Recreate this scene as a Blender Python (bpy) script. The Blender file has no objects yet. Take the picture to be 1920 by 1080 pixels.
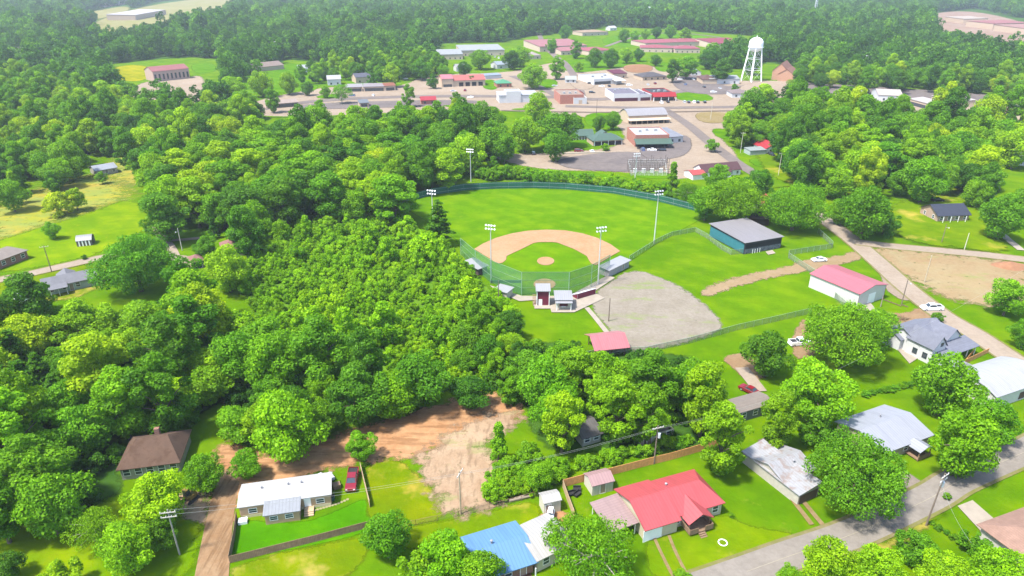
import bpy, math, random
import numpy as np
from mathutils import Vector
random.seed(7); rng = np.random.default_rng(7)
C = bpy.context.scene.collection
PI = math.pi; R = math.radians
SC = bpy.context.scene

# ------------------------------------------------------------------ camera
CH, PITCH, F = 86.0, R(25.0), 1280.0
cp, sp_ = math.cos(PITCH), math.sin(PITCH)
cam_d = bpy.data.cameras.new('camera'); cam = bpy.data.objects.new('camera', cam_d); C.objects.link(cam)
cam.location = (0, 0, CH); cam.rotation_euler = (PI/2 - PITCH, 0, 0)
cam_d.sensor_width = 36; cam_d.lens = 24; cam_d.clip_end = 20000; cam_d.clip_start = .5
SC.camera = cam

def W(px, py, z=0.0):
    """point of the place seen at photo pixel (px,py) on the level z"""
    x = (px-960)/F; y = -(py-540)/F
    dy = cp + y*sp_; dz = -sp_ + y*cp
    t = (z-CH)/dz
    return Vector((x*t, dy*t, z))
def pxm(p):
    """photo pixels per metre at a world point"""
    zc = p[1]*cp + (CH-p[2])*sp_
    return F/zc
def PX(p):
    zc = p[1]*cp + (CH-p[2])*sp_
    u = p[1]*sp_ + (p[2]-CH)*cp
    return 960+F*p[0]/zc, 540-F*u/zc

# ------------------------------------------------------------------ materials
MATS = {}
def newmat(name):
    m = bpy.data.materials.new(name); m.use_nodes = True
    nt = m.node_tree; b = nt.nodes['Principled BSDF']
    return m, nt, b
def nd(nt, t, **kw):
    n = nt.nodes.new(t)
    for k, v in kw.items(): setattr(n, k, v)
    return n
def noise(nt, vec, scale, detail=3, rough=.55):
    n = nd(nt, 'ShaderNodeTexNoise'); n.inputs['Scale'].default_value = scale
    n.inputs['Detail'].default_value = detail; n.inputs['Roughness'].default_value = rough
    nt.links.new(vec, n.inputs['Vector']); return n.outputs['Fac']
def ramp(nt, fac, lo, hi, a=0., b=1.):
    n = nd(nt, 'ShaderNodeMapRange'); n.inputs[1].default_value = lo; n.inputs[2].default_value = hi
    n.inputs[3].default_value = a; n.inputs[4].default_value = b
    nt.links.new(fac, n.inputs[0]); return n.outputs[0]
def mix(nt, fac, a, b, blend='MIX'):
    n = nd(nt, 'ShaderNodeMix', data_type='RGBA', blend_type=blend)
    for s, v in ((0, fac), (6, a), (7, b)):
        if isinstance(v, (int, float)): n.inputs[s].default_value = v
        elif isinstance(v, (tuple, list)): n.inputs[s].default_value = (*v[:3], 1)
        else: nt.links.new(v, n.inputs[s])
    return n.outputs[2]
def math_(nt, op, a, b=0.):
    n = nd(nt, 'ShaderNodeMath', operation=op)
    for s, v in ((0, a), (1, b)):
        if isinstance(v, (int, float)): n.inputs[s].default_value = v
        else: nt.links.new(v, n.inputs[s])
    return n.outputs[0]
def pos(nt): return nd(nt, 'ShaderNodeNewGeometry').outputs['Position']
def objco(nt): return nd(nt, 'ShaderNodeTexCoord').outputs['Object']
def stretch(nt, vec, s):
    n = nd(nt, 'ShaderNodeMapping'); n.inputs['Scale'].default_value = s
    nt.links.new(vec, n.inputs['Vector']); return n.outputs[0]
def dark(c, f): return tuple(x*f for x in c)

def plain(name, col, rough=.7, var=.18, scale=1.2, metal=0., kind=None, stain=None, sp=.35):
    """painted / built surface: base colour, mottling, optional seams, siding, shingles or bricks"""
    if name in MATS: return MATS[name]
    m, nt, b = newmat(name); v = objco(nt)
    n1 = noise(nt, v, scale, 4); n2 = noise(nt, v, scale*.17, 3)
    c = mix(nt, ramp(nt, n1, .3, .7), dark(col, 1-var), dark(col, 1+var*.6))
    c = mix(nt, ramp(nt, n2, .35, .7, 0, .6), c, dark(col, 1-var*1.1))
    if kind in ('seam', 'seamy'):
        w = nd(nt, 'ShaderNodeTexWave', bands_direction='X' if kind == 'seam' else 'Y'); w.inputs['Scale'].default_value = .55
        nt.links.new(v, w.inputs['Vector'])
        c = mix(nt, ramp(nt, w.outputs['Fac'], .86, .98, 0, .45), c, dark(col, .55))
        st = noise(nt, stretch(nt, v, (1.6, .12, .3)), 1.3, 3)
        c = mix(nt, ramp(nt, st, .48, .72, 0, .5), c, dark(col, .68))
    if kind == 'siding':
        w = nd(nt, 'ShaderNodeTexWave', bands_direction='Z'); w.inputs['Scale'].default_value = 1.5
        nt.links.new(v, w.inputs['Vector'])
        c = mix(nt, ramp(nt, w.outputs['Fac'], .8, .97, 0, .35), c, dark(col, .55))
    if kind == 'ribs':
        w = nd(nt, 'ShaderNodeTexWave', bands_direction='DIAGONAL'); w.inputs['Scale'].default_value = 1.1
        nt.links.new(stretch(nt, v, (1, 1, 0)), w.inputs['Vector'])
        c = mix(nt, ramp(nt, w.outputs['Fac'], .75, .97, 0, .3), c, dark(col, .6))
    if kind == 'shingle':
        w = nd(nt, 'ShaderNodeTexWave', bands_direction='Z'); w.inputs['Scale'].default_value = 2.2
        nt.links.new(v, w.inputs['Vector'])
        c = mix(nt, ramp(nt, w.outputs['Fac'], .7, .97, 0, .3), c, dark(col, .55))
        n3 = noise(nt, v, 5, 2); c = mix(nt, ramp(nt, n3, .35, .65, 0, .4), c, dark(col, .65))
    if kind == 'brick':
        t = nd(nt, 'ShaderNodeTexBrick'); t.inputs['Scale'].default_value = 2.6
        sx = nd(nt, 'ShaderNodeSeparateXYZ'); nt.links.new(v, sx.inputs[0])
        cx = nd(nt, 'ShaderNodeCombineXYZ')
        nt.links.new(math_(nt, 'ADD', sx.outputs[0], sx.outputs[1]), cx.inputs[0]); nt.links.new(sx.outputs[2], cx.inputs[1])
        nt.links.new(cx.outputs[0], t.inputs['Vector'])
        t.inputs['Color1'].default_value = (*dark(col, .85), 1); t.inputs['Color2'].default_value = (*dark(col, 1.2), 1)
        t.inputs['Mortar'].default_value = (.35, .31, .27, 1)
        c = mix(nt, .65, c, t.outputs['Color'])
    if kind == 'plank':
        w = nd(nt, 'ShaderNodeTexWave', bands_direction='DIAGONAL'); w.inputs['Scale'].default_value = 1.9
        nt.links.new(stretch(nt, v, (1, 1, 0)), w.inputs['Vector'])
        c = mix(nt, ramp(nt, w.outputs['Fac'], .8, .98, 0, .55), c, dark(col, .4))
    if stain:
        n4 = noise(nt, v, .55, 5, .65)
        c = mix(nt, ramp(nt, n4, .5, .62, 0, .85), c, stain)
    nt.links.new(c, b.inputs['Base Color'])
    b.inputs['Roughness'].default_value = rough; b.inputs['Metallic'].default_value = metal
    b.inputs['Specular IOR Level'].default_value = sp
    MATS[name] = m; return m

def glassy(name, col=(.03, .04, .05)):
    if name in MATS: return MATS[name]
    m, nt, b = newmat(name)
    n1 = noise(nt, objco(nt), 1.5, 2)
    nt.links.new(mix(nt, n1, dark(col, .6), dark(col, 1.6)), b.inputs['Base Color'])
    b.inputs['Roughness'].default_value = .12; b.inputs['Specular IOR Level'].default_value = .7
    MATS[name] = m; return m

def meshy(name, col, opacity):
    """woven net / chain link seen from far: a fine see-through screen"""
    if name in MATS: return MATS[name]
    m, nt, b = newmat(name)
    tr = nd(nt, 'ShaderNodeBsdfTransparent'); ms = nd(nt, 'ShaderNodeMixShader')
    n1 = noise(nt, objco(nt), .8, 3)
    nt.links.new(ramp(nt, n1, .3, .7, opacity*.8, min(1, opacity*1.2)), ms.inputs[0])
    nt.links.new(tr.outputs[0], ms.inputs[1]); nt.links.new(b.outputs[0], ms.inputs[2])
    nt.links.new(mix(nt, n1, dark(col, .85), dark(col, 1.1)), b.inputs['Base Color']); b.inputs['Roughness'].default_value = .8
    nt.links.new(ms.outputs[0], nt.nodes['Material Output'].inputs[0])
    MATS[name] = m; return m

# grass: one colour recipe on world position, used by the ground and by the rims of every patch laid on it
G_A, G_B, G_C, G_D = (.055, .130, .0004), (.078, .160, .0004), (.114, .180, .001), (.040, .100, .001)
def grass_nodes(nt, tint=(1, 1, 1), dry=0., dryc=(.30, .26, .07)):
    p = pos(nt)
    a = noise(nt, p, .018, 3); b = noise(nt, p, .09, 4, .6); c = noise(nt, p, .9, 4, .7); d = noise(nt, stretch(nt, p, (.35, 1.2, 1)), .35, 3)
    col = mix(nt, ramp(nt, a, .35, .65), G_A, G_B)
    col = mix(nt, ramp(nt, b, .45, .72, 0, .75), col, G_C)
    col = mix(nt, ramp(nt, d, .5, .75, 0, .5), col, G_D)
    col = mix(nt, ramp(nt, c, .3, .75, 0, .55), col, mix(nt, ramp(nt, b, .4, .6), dark(G_A, .62), dark(G_C, .8)))
    e2 = noise(nt, p, .22, 6, .75)
    col = mix(nt, ramp(nt, e2, .60, .74, 0, .45), col, (.20, .19, .035))
    w1 = nd(nt, 'ShaderNodeTexWave', bands_direction='DIAGONAL'); w1.inputs['Scale'].default_value = .055; w1.inputs['Distortion'].default_value = .6; nt.links.new(p, w1.inputs['Vector'])
    col = mix(nt, ramp(nt, w1.outputs['Fac'], .35, .65, 0, .22), col, dark(G_A, .75))
    if dry:
        e = noise(nt, p, .05, 5, .65)
        col = mix(nt, ramp(nt, e, .62-dry*.3, .8-dry*.3, 0, .9), col, dryc)
    if tint != (1, 1, 1): col = mix(nt, 1., col, tint, 'MULTIPLY')
    return col
def ground_mat(name, kind='grass', col=None, col2=None, tint=(1, 1, 1), dry=0., rag=.5, scale=.25, soft=.12, tyre=None, weeds=0.):
    if name in MATS: return MATS[name]
    m, nt, b = newmat(name)
    b.inputs['Roughness'].default_value = 1.; b.inputs['Specular IOR Level'].default_value = 0.
    if kind == 'grass':
        c = grass_nodes(nt, tint, dry)
    else:
        p = pos(nt)
        n1 = noise(nt, p, scale, 5, .65); n2 = noise(nt, p, scale*6, 4, .7); n3 = noise(nt, p, scale*.2, 3)
        c = mix(nt, ramp(nt, n1, .35, .65), col, col2)
        c = mix(nt, ramp(nt, n2, .4, .75, 0, .5), c, dark(col, .62))
        c = mix(nt, ramp(nt, n3, .5, .7, 0, .4), c, dark(col2, 1.2))
        if weeds:
            wv = noise(nt, stretch(nt, p, (.5, 1.3, 1)), .11, 6, .75)
            c = mix(nt, ramp(nt, wv, .62-weeds*.2, .76-weeds*.2, 0, .75), c, (.13, .18, .04))
        if tyre:
            s = noise(nt, stretch(nt, p, tyre), 1., 4, .6)
            c = mix(nt, ramp(nt, s, .5, .62, 0, .6), c, dark(col, .55))
    if rag is not None:
        at = nd(nt, 'ShaderNodeAttribute'); at.attribute_name = 'edge'
        e = noise(nt, pos(nt), .35, 5, .7)
        f = math_(nt, 'ADD', at.outputs['Fac'], math_(nt, 'MULTIPLY', math_(nt, 'MULTIPLY', math_(nt, 'SUBTRACT', e, .5), rag*2.6), math_(nt, 'MINIMUM', math_(nt, 'MULTIPLY', at.outputs['Fac'], 3.5), 1.)))
        tr = nd(nt, 'ShaderNodeBsdfTransparent'); ms = nd(nt, 'ShaderNodeMixShader')
        nt.links.new(ramp(nt, f, .5-soft, .5+soft), ms.inputs[0]); nt.links.new(tr.outputs[0], ms.inputs[1]); nt.links.new(b.outputs[0], ms.inputs[2])
        nt.links.new(ms.outputs[0], nt.nodes['Material Output'].inputs[0])
    bp = nd(nt, 'ShaderNodeBump'); bp.inputs['Strength'].default_value = .35; bp.inputs['Distance'].default_value = .3
    nt.links.new(noise(nt, pos(nt), 1.1, 4, .7), bp.inputs['Height']); nt.links.new(bp.outputs[0], b.inputs['Normal'])
    nt.links.new(c, b.inputs['Base Color'])
    MATS[name] = m; return m

def leaf_mat(name, from_object=True, pal=None):
    m = bpy.data.materials.new(name); m.use_nodes = True; nt = m.node_tree
    nt.nodes.remove(nt.nodes['Principled BSDF'])
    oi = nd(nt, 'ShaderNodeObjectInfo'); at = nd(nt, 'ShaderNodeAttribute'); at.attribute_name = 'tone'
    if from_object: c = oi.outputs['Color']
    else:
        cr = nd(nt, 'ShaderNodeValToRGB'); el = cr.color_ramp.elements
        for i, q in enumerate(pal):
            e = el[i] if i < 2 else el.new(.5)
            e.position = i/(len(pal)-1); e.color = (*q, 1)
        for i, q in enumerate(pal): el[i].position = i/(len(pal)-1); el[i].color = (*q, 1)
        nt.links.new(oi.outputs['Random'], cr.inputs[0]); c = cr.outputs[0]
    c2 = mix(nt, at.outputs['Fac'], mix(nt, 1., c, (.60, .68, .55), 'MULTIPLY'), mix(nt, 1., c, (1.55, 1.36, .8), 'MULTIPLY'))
    df = nd(nt, 'ShaderNodeBsdfDiffuse'); tl = nd(nt, 'ShaderNodeBsdfTranslucent'); gl = nd(nt, 'ShaderNodeBsdfGlossy')
    gl.inputs['Roughness'].default_value = .5; gl.inputs['Color'].default_value = (.5, .5, .45, 1)
    for s in (df, tl): nt.links.new(c2, s.inputs['Color'])
    m1 = nd(nt, 'ShaderNodeMixShader'); m1.inputs[0].default_value = .44
    nt.links.new(df.outputs[0], m1.inputs[1]); nt.links.new(tl.outputs[0], m1.inputs[2])
    m2 = nd(nt, 'ShaderNodeMixShader'); m2.inputs[0].default_value = .012
    nt.links.new(m1.outputs[0], m2.inputs[1]); nt.links.new(gl.outputs[0], m2.inputs[2])
    nt.links.new(m2.outputs[0], nt.nodes['Material Output'].inputs[0])
    return m
LEAF = leaf_mat('leaves')
BARK = plain('bark', (.13, .10, .075), .95, .4, 2.5)
def tonecol(t, warm=None):
    """foliage colour from 0 (dark blue green) to 1 (yellow green)"""
    ks = [(0, (.032, .100, .014)), (.25, (.060, .180, .012)), (.45, (.105, .275, .009)), (.65, (.170, .365, .007)), (.82, (.255, .43, .007)), (1, (.37, .47, .010))]
    for (a, ca), (b, cb) in zip(ks, ks[1:]):
        if t <= b:
            f = max(0, (t-a)/(b-a)); return tuple(x+(y-x)*f for x, y in zip(ca, cb))
    return ks[-1][1]

# ------------------------------------------------------------------ objects
def tag(o, label=None, cat=None, group=None, kind=None):
    if label: o['label'] = label
    if cat: o['category'] = cat
    if group: o['group'] = group
    if kind: o['kind'] = kind
    return o
def thing(name, label, cat, loc=(0, 0, 0), rz=0., group=None):
    o = bpy.data.objects.new(name, None); C.objects.link(o)
    o.location = loc; o.rotation_euler = (0, 0, rz); o.empty_display_size = .5
    return tag(o, label, cat, group)
def raw_mesh(name, verts, faces, mat, parent=None, smooth=False):
    me = bpy.data.meshes.new(name)
    me.from_pydata([tuple(v) for v in verts], [], faces); me.update()
    if mat: me.materials.append(mat)
    if smooth:
        for p in me.polygons: p.use_smooth = True
    o = bpy.data.objects.new(name, me); C.objects.link(o)
    if parent: o.parent = parent
    return o
class MB:
    def __init__(s): s.v = []; s.f = []
    def box(s, x0, x1, y0, y1, z0, z1):
        n = len(s.v); s.v += [(x0, y0, z0), (x1, y0, z0), (x1, y1, z0), (x0, y1, z0), (x0, y0, z1), (x1, y0, z1), (x1, y1, z1), (x0, y1, z1)]
        s.f += [[n+i for i in q] for q in ((3, 2, 1, 0), (4, 5, 6, 7), (0, 1, 5, 4), (1, 2, 6, 5), (2, 3, 7, 6), (3, 0, 4, 7))]; return s
    def tube(s, a, b, r0, r1=None, k=8):
        r1 = r0 if r1 is None else r1
        a = Vector(a); b = Vector(b); d = (b-a).normalized()
        u = d.orthogonal().normalized(); w = d.cross(u); n = len(s.v)
        for c, r in ((a, r0), (b, r1)):
            for i in range(k):
                t = 2*PI*i/k; s.v.append(tuple(c+u*r*math.cos(t)+w*r*math.sin(t)))
        for i in range(k):
            j = (i+1) % k; s.f.append([n+i, n+j, n+k+j, n+k+i])
        s.f.append([n+i for i in range(k)][::-1]); s.f.append([n+k+i for i in range(k)]); return s
    def lathe(s, prof, k=20, c=(0, 0)):
        n = len(s.v)
        for r, z in prof:
            for i in range(k):
                t = 2*PI*i/k; s.v.append((c[0]+r*math.cos(t), c[1]+r*math.sin(t), z))
        for a in range(len(prof)-1):
            for i in range(k):
                j = (i+1) % k; s.f.append([n+a*k+i, n+a*k+j, n+(a+1)*k+j, n+(a+1)*k+i])
        s.f.append([n+i for i in range(k)][::-1]); s.f.append([n+(len(prof)-1)*k+i for i in range(k)]); return s
    def prism(s, prof, axis, a, b):
        """prof: closed list of 2-D points; extruded along axis 'x' (prof is y,z) or 'y' (prof is x,z) or 'z'"""
        n = len(s.v); k = len(prof)
        for t in (a, b):
            for p, q in prof:
                s.v.append({'x': (t, p, q), 'y': (p, t, q), 'z': (p, q, t)}[axis])
        s.f += [[n+i for i in range(k)], [n+k+i for i in range(k)][::-1]]
        for i in range(k):
            j = (i+1) % k; s.f.append([n+i, n+k+i, n+k+j, n+j])
        return s
    def solid(s, tops, th):
        """tops: list of polygons (3-D) forming one sheet; closed below at th"""
        idx = {}; T = []
        def vi(p, dz):
            k = (round(p[0], 3), round(p[1], 3), round(p[2], 3), dz)
            if k not in idx: idx[k] = len(s.v); s.v.append((p[0], p[1], p[2]-(th if dz else 0)))
            return idx[k]
        edges = {}
        for poly in tops:
            a = [vi(p, 0) for p in poly]; b = [vi(p, 1) for p in poly]
            s.f.append(a); s.f.append(b[::-1])
            for i in range(len(a)):
                j = (i+1) % len(a); e = (a[i], a[j])
                if (e[1], e[0]) in edges: del edges[(e[1], e[0])]
                else: edges[e] = (b[i], b[j])
        for (p, q), (p2, q2) in edges.items(): s.f.append([p, p2, q2, q])
        return s
    def build(s, name, mat, parent=None, smooth=False): return raw_mesh(name, s.v, s.f, mat, parent, smooth)

def fast_mesh(name, V, Fq, mat, tone=None):
    """numpy quads -> mesh"""
    me = bpy.data.meshes.new(name)
    nv, nf = len(V), len(Fq); k = Fq.shape[1]
    me.vertices.add(nv); me.vertices.foreach_set('co', V.astype(np.float32).ravel())
    me.loops.add(nf*k); me.loops.foreach_set('vertex_index', Fq.astype(np.int32).ravel())
    me.polygons.add(nf); me.polygons.foreach_set('loop_start', np.arange(0, nf*k, k, dtype=np.int32))
    me.update(calc_edges=True)
    if tone is not None:
        a = me.attributes.new('tone', 'FLOAT', 'FACE'); a.data.foreach_set('value', tone.astype(np.float32))
    if mat: me.materials.append(mat)
    return me

# ------------------------------------------------------------------ ground pieces
def poly_w(pts, z=0): return np.array([[*W(x, y, z)[:2]] for x, y in pts])
def smooth_poly(P, it=2):
    for _ in range(it):
        Q = np.roll(P, -1, axis=0); P = np.stack([.75*P+.25*Q, .25*P+.75*Q], 1).reshape(-1, 2)
    return P
def inside(P, pts):
    x, y = pts[:, 0], pts[:, 1]; r = np.zeros(len(pts), bool); n = len(P)
    for i in range(n):
        x0, y0 = P[i]; x1, y1 = P[(i+1) % n]
        c = ((y0 > y) != (y1 > y))
        with np.errstate(divide='ignore', invalid='ignore'): xi = (x1-x0)*(y-y0)/(y1-y0)+x0
        r ^= c & (x < xi)
    return r
def sdist(P, pts):
    d = np.full(len(pts), 1e9); n = len(P)
    for i in range(n):
        a = P[i]; b = P[(i+1) % n]; ab = b-a; L = (ab**2).sum()+1e-9
        t = np.clip(((pts-a)@ab)/L, 0, 1); q = a+t[:, None]*ab
        d = np.minimum(d, np.hypot(*(pts-q).T))
    return np.where(inside(P, pts), d, -d)
LAYER = [0.0]
def patch(name, pts, mat, feather=1.5, cell=None, sm=2, z=None, world=False, label=None):
    """a ground sheet with a ragged rim that melts into the grass"""
    P = np.array(pts, float) if world else poly_w(pts)
    if sm: P = smooth_poly(P, sm)
    LAYER[0] += .004; zz = .01+LAYER[0] if z is None else z
    mn = P.min(0)-feather*1.5; mx = P.max(0)+feather*1.5
    cell = cell or max(.5, feather*.6); cell = max(cell, math.sqrt((mx-mn).prod()/40000.))
    nx, ny = [max(2, int(v)+1) for v in (mx-mn)/cell]
    X, Y = np.meshgrid(np.linspace(mn[0], mx[0], nx), np.linspace(mn[1], mx[1], ny))
    pt = np.stack([X.ravel(), Y.ravel()], 1); d = sdist(P, pt)
    e = np.clip(.5+d/(2*feather), 0, 1)
    idx = np.arange(nx*ny).reshape(ny, nx)
    Q = np.stack([idx[:-1, :-1], idx[:-1, 1:], idx[1:, 1:], idx[1:, :-1]], -1).reshape(-1, 4)
    Q = Q[(d[Q] > -feather*1.2).any(1)]
    used = np.unique(Q); rm = np.full(nx*ny, -1); rm[used] = np.arange(len(used))
    V = np.column_stack([pt[used], np.full(len(used), zz)])
    me = fast_mesh(name, V, rm[Q], mat)
    a = me.attributes.new('edge', 'FLOAT', 'POINT'); a.data.foreach_set('value', e[used].astype(np.float32))
    o = bpy.data.objects.new(name, me); C.objects.link(o); o['kind'] = 'structure'
    if label: o['label'] = label
    return o
def spline(P, n=8):
    P = [np.array(p, float) for p in P]; P = [2*P[0]-P[1]]+P+[2*P[-1]-P[-2]]; out = []
    for i in range(1, len(P)-2):
        a, b, c, d = P[i-1:i+3]
        for k in range(n):
            t = k/n; out.append(.5*((2*b)+(c-a)*t+(2*a-5*b+4*c-d)*t*t+(3*b-a-3*c+d)*t**3))
    out.append(P[-2]); return np.array(out)
def ribbon(name, pts, width, mat, z=None, n=8, world=False, kind='structure'):
    """a crisp strip (road, path, rail bed) along pixel points"""
    P = np.array(pts, float) if world else np.array([[*W(x, y)[:2]] for x, y in pts])
    P = spline(P, n); T = np.gradient(P, axis=0); T /= np.linalg.norm(T, axis=1)[:, None]
    N = np.stack([-T[:, 1], T[:, 0]], 1); LAYER[0] += .004; zz = .01+LAYER[0] if z is None else z
    w = width/2 if np.isscalar(width) else np.interp(np.linspace(0, 1, len(P)), np.linspace(0, 1, len(width)), width)[:, None]/2
    V = np.column_stack([np.vstack([P+N*w, P-N*w]), np.full(2*len(P), zz)])
    k = len(P); i = np.arange(k-1)
    me = fast_mesh(name, V, np.stack([i+k, i+k+1, i+1, i], 1), mat)
    o = bpy.data.objects.new(name, me); C.objects.link(o); o['kind'] = kind
    return o
def sheet(name, pts, mat, z=None, world=False, sm=0):
    P = np.array(pts, float) if world else poly_w(pts)
    if sm: P = smooth_poly(P, sm)
    LAYER[0] += .004; zz = .01+LAYER[0] if z is None else z
    a = sum(P[i][0]*P[(i+1) % len(P)][1]-P[(i+1) % len(P)][0]*P[i][1] for i in range(len(P)))
    if a < 0: P = P[::-1]
    o = raw_mesh(name, [(x, y, zz) for x, y in P], [list(range(len(P)))], mat); o['kind'] = 'structure'
    return o
# ------------------------------------------------------------------ trees
def leaf_cloud(rg, centres, radii, n, leaf, squash=.85, up=.25, keep_out=True, asp=.7):
    """leaf sprays spread over the skins of many overlapping lobes -> quads and a tone per spray"""
    centres = np.array(centres, float); radii = np.array(radii, float)
    pr = radii**2/ (radii**2).sum(); li = rg.choice(len(radii), n, p=pr)
    d = rg.normal(size=(n, 3)); d[:, 2] += up; d /= np.linalg.norm(d, axis=1)[:, None]
    rad = radii[li]*np.clip(rg.normal(.93, .13, n), .45, 1.18)
    P = centres[li]+d*rad[:, None]*np.array([1, 1, squash])
    if keep_out:
        deep = np.zeros(n, bool)
        for c, r in zip(centres, radii):
            q = (P-c)/np.array([1, 1, squash]); deep |= (np.linalg.norm(q, axis=1) < r*.62)
        P, d, li = P[~deep], d[~deep], li[~deep]
    n = len(P)
    nn = d*.75+rg.normal(size=(n, 3))*.55+np.array([0, 0, .3]); nn /= np.linalg.norm(nn, axis=1)[:, None]
    a = np.cross(nn, rg.normal(size=(n, 3))); a /= np.linalg.norm(a, axis=1)[:, None]; b = np.cross(nn, a)
    s = leaf*rg.uniform(.4, 1.45, n)[:, None]
    j = lambda: rg.uniform(.7, 1.25, (n, 1))
    V = np.stack([P-a*s*j()*.5, P-b*s*asp*j()*.5, P+a*s*j()*.5, P+b*s*asp*j()*.5], 1)
    lt = rg.uniform(.2, .8, len(radii))
    tone = np.clip(lt[li]+rg.normal(0, .2, n), 0, 1)
    return V.reshape(-1, 3), np.arange(4*n).reshape(-1, 4), tone
def crown_lobes(rg, H, Wd, base, shape, nl):
    zc, hh, r0 = (H+base)/2, (H-base)/2, Wd/2
    cs, rs = [], []
    for i in range(nl):
        t = (i+.5)/nl; a = i*2.39996+rg.uniform(-.4, .4); z = -1+2*t
        if shape == 'cone': env = max(.12, (1-t))*.95
        elif shape == 'tall': env = math.sqrt(max(.02, 1-abs(z)**2.6))
        elif shape == 'flat': env = math.sqrt(max(.02, 1-abs(z)**3.2))
        else: env = math.sqrt(max(.03, 1-z*z))
        k = rg.uniform(.15, .35)*r0*(1.25 if shape in ('round', 'tall') else 1)
        rr = max(0, env*r0-k*.75)*rg.uniform(.55, 1.24)
        cs.append((rr*math.cos(a), rr*math.sin(a), zc+z*(hh-k*.7)+rg.uniform(-.2, .2)*hh)); rs.append(k)
    cs.append((0, 0, zc)); rs.append(r0*.36); return cs, rs
def trunk_mesh(rg, name, H, base, cs, r=.28, limbs=6, bark=None):
    m = MB(); x = y = 0; p = (0, 0, -.3); zt = base+(H-base)*.6
    pts = [(0, 0, -.3)]
    for i in range(1, 5):
        x += rg.uniform(-.03, .03)*H; y += rg.uniform(-.03, .03)*H; pts.append((x*.4, y*.4, zt*i/4))
    for i in range(4): m.tube(pts[i], pts[i+1], r*(1.35 if i == 0 else 1-.2*i), r*(1-.2*(i+1)), 7)
    far = sorted(cs, key=lambda c: -math.hypot(c[0], c[1]))[:limbs]
    for c in far:
        s = pts[2 if rg.random() < .5 else 3]; mid = ((s[0]+c[0])/2, (s[1]+c[1])/2, s[2]+(c[2]-s[2])*.62)
        m.tube(s, mid, r*.42, r*.3, 5); m.tube(mid, c, r*.3, r*.1, 5)
    me = bpy.data.meshes.new(name); me.from_pydata([tuple(v) for v in m.v], [], m.f); me.update(); me.materials.append(bark or BARK)
    return me
PALEBARK = plain('pale_bark', (.34, .31, .25), .95, .3, 2.5)
PROTO = {}
def make_proto(key, seed, H, Wd, base, shape, nl, n, leaf, limbs=6, r=.28, thin=False):
    rg = np.random.default_rng(seed); cs, rs = crown_lobes(rg, H, Wd, base, shape, nl)
    if thin: cs, rs = cs[:-1], [x*.8 for x in rs[:-1]]
    V, Fq, t = leaf_cloud(rg, cs, rs, n, leaf, keep_out=not thin)
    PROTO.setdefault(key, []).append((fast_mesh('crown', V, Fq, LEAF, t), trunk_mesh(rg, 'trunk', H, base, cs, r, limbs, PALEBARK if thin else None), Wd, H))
def make_pine(key, seed, H, Wd, base, n, leaf, droop=.12):
    rg = np.random.default_rng(seed); Vs, ts = [], []; m = MB()
    m.tube((0, 0, -.3), (0, 0, H*.55), .3, .2, 7); m.tube((0, 0, H*.55), (0, 0, H*.98), .2, .05, 6)
    z = base
    while z < H*.97:
        f = (z-base)/(H-base); L = Wd/2*(1-f)**.75*rg.uniform(.75, 1.1)+.4
        for i in range(rg.integers(4, 7)):
            a = rg.uniform(0, 2*PI); l = L*rg.uniform(.6, 1.1)
            e = np.array([math.cos(a)*l, math.sin(a)*l, z-l*droop+rg.uniform(-.2, .3)])
            m.tube((0, 0, z), tuple(e), .07, .025, 4)
            k = max(6, int(n*l/Wd/12))
            t = rg.uniform(.3, 1.05, k)[:, None]; P = np.array([0, 0, z])*(1-t)+e*t+rg.normal(size=(k, 3))*np.array([.38, .38, .16])*(.6+.5*l/ (Wd/2))
            Vs.append(P); ts.append(np.clip(rg.normal(.5, .25, k), 0, 1))
        z += rg.uniform(.55, .95)*H/17
    P = np.vstack(Vs); t = np.concatenate(ts); k = len(P)
    nn = rg.normal(size=(k, 3))*.5+np.array([0, 0, 1.]); nn /= np.linalg.norm(nn, axis=1)[:, None]
    a = np.cross(nn, rg.normal(size=(k, 3))); a /= np.linalg.norm(a, axis=1)[:, None]; b = np.cross(nn, a)
    s = leaf*rg.uniform(.6, 1.2, k)[:, None]
    V = np.stack([P-a*s*.5, P-b*s*.3, P+a*s*.5, P+b*s*.3], 1).reshape(-1, 3)
    me = bpy.data.meshes.new('trunk'); me.from_pydata([tuple(v) for v in m.v], [], m.f); me.update(); me.materials.append(BARK)
    PROTO.setdefault(key, []).append((fast_mesh('crown', V, np.arange(4*k).reshape(-1, 4), LEAF, t), me, Wd, H))
for s in range(6): make_proto('round', 10+s, 11, 10, 1.4, 'round', 28, 13500, .43)
for s in range(6): make_proto('tall', 20+s, 14, 8, 1.6, 'tall', 30, 12500, .42)
for s in range(2): make_proto('spread', 30+s, 14, 18, 2.0, 'flat', 60, 34000, .45, limbs=10, r=.5)
for s in range(2): make_proto('small', 40+s, 6, 5.6, .7, 'round', 15, 3200, .42, limbs=4, r=.14)
make_proto('open', 50, 13, 16, 2.0, 'round', 40, 9500, .4, limbs=16, r=.36, thin=True)
make_proto('open', 51, 12, 11, 2.0, 'tall', 28, 5800, .4, limbs=14, r=.26, thin=True)
for s in range(2): make_proto('cone', 60+s, 9, 5, .5, 'cone', 18, 3400, .42, limbs=2, r=.16)
for s in range(3): make_proto('shrub', 70+s, 2.7, 3.8, -.2, 'round', 12, 1900, .34, limbs=3, r=.06)
for s in range(2): make_proto('bushy', 80+s, 5.5, 6.5, -.3, 'flat', 22, 4600, .4, limbs=4, r=.12)
make_pine('pine', 90, 19, 11, 4.5, 5200, .95)
make_pine('pine', 91, 17, 8.5, 6, 3600, .9)
KW = dict(round=10, tall=8, spread=18, small=5.6, open=16, cone=5, shrub=3.8, bushy=6.5, pine=10)
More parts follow.
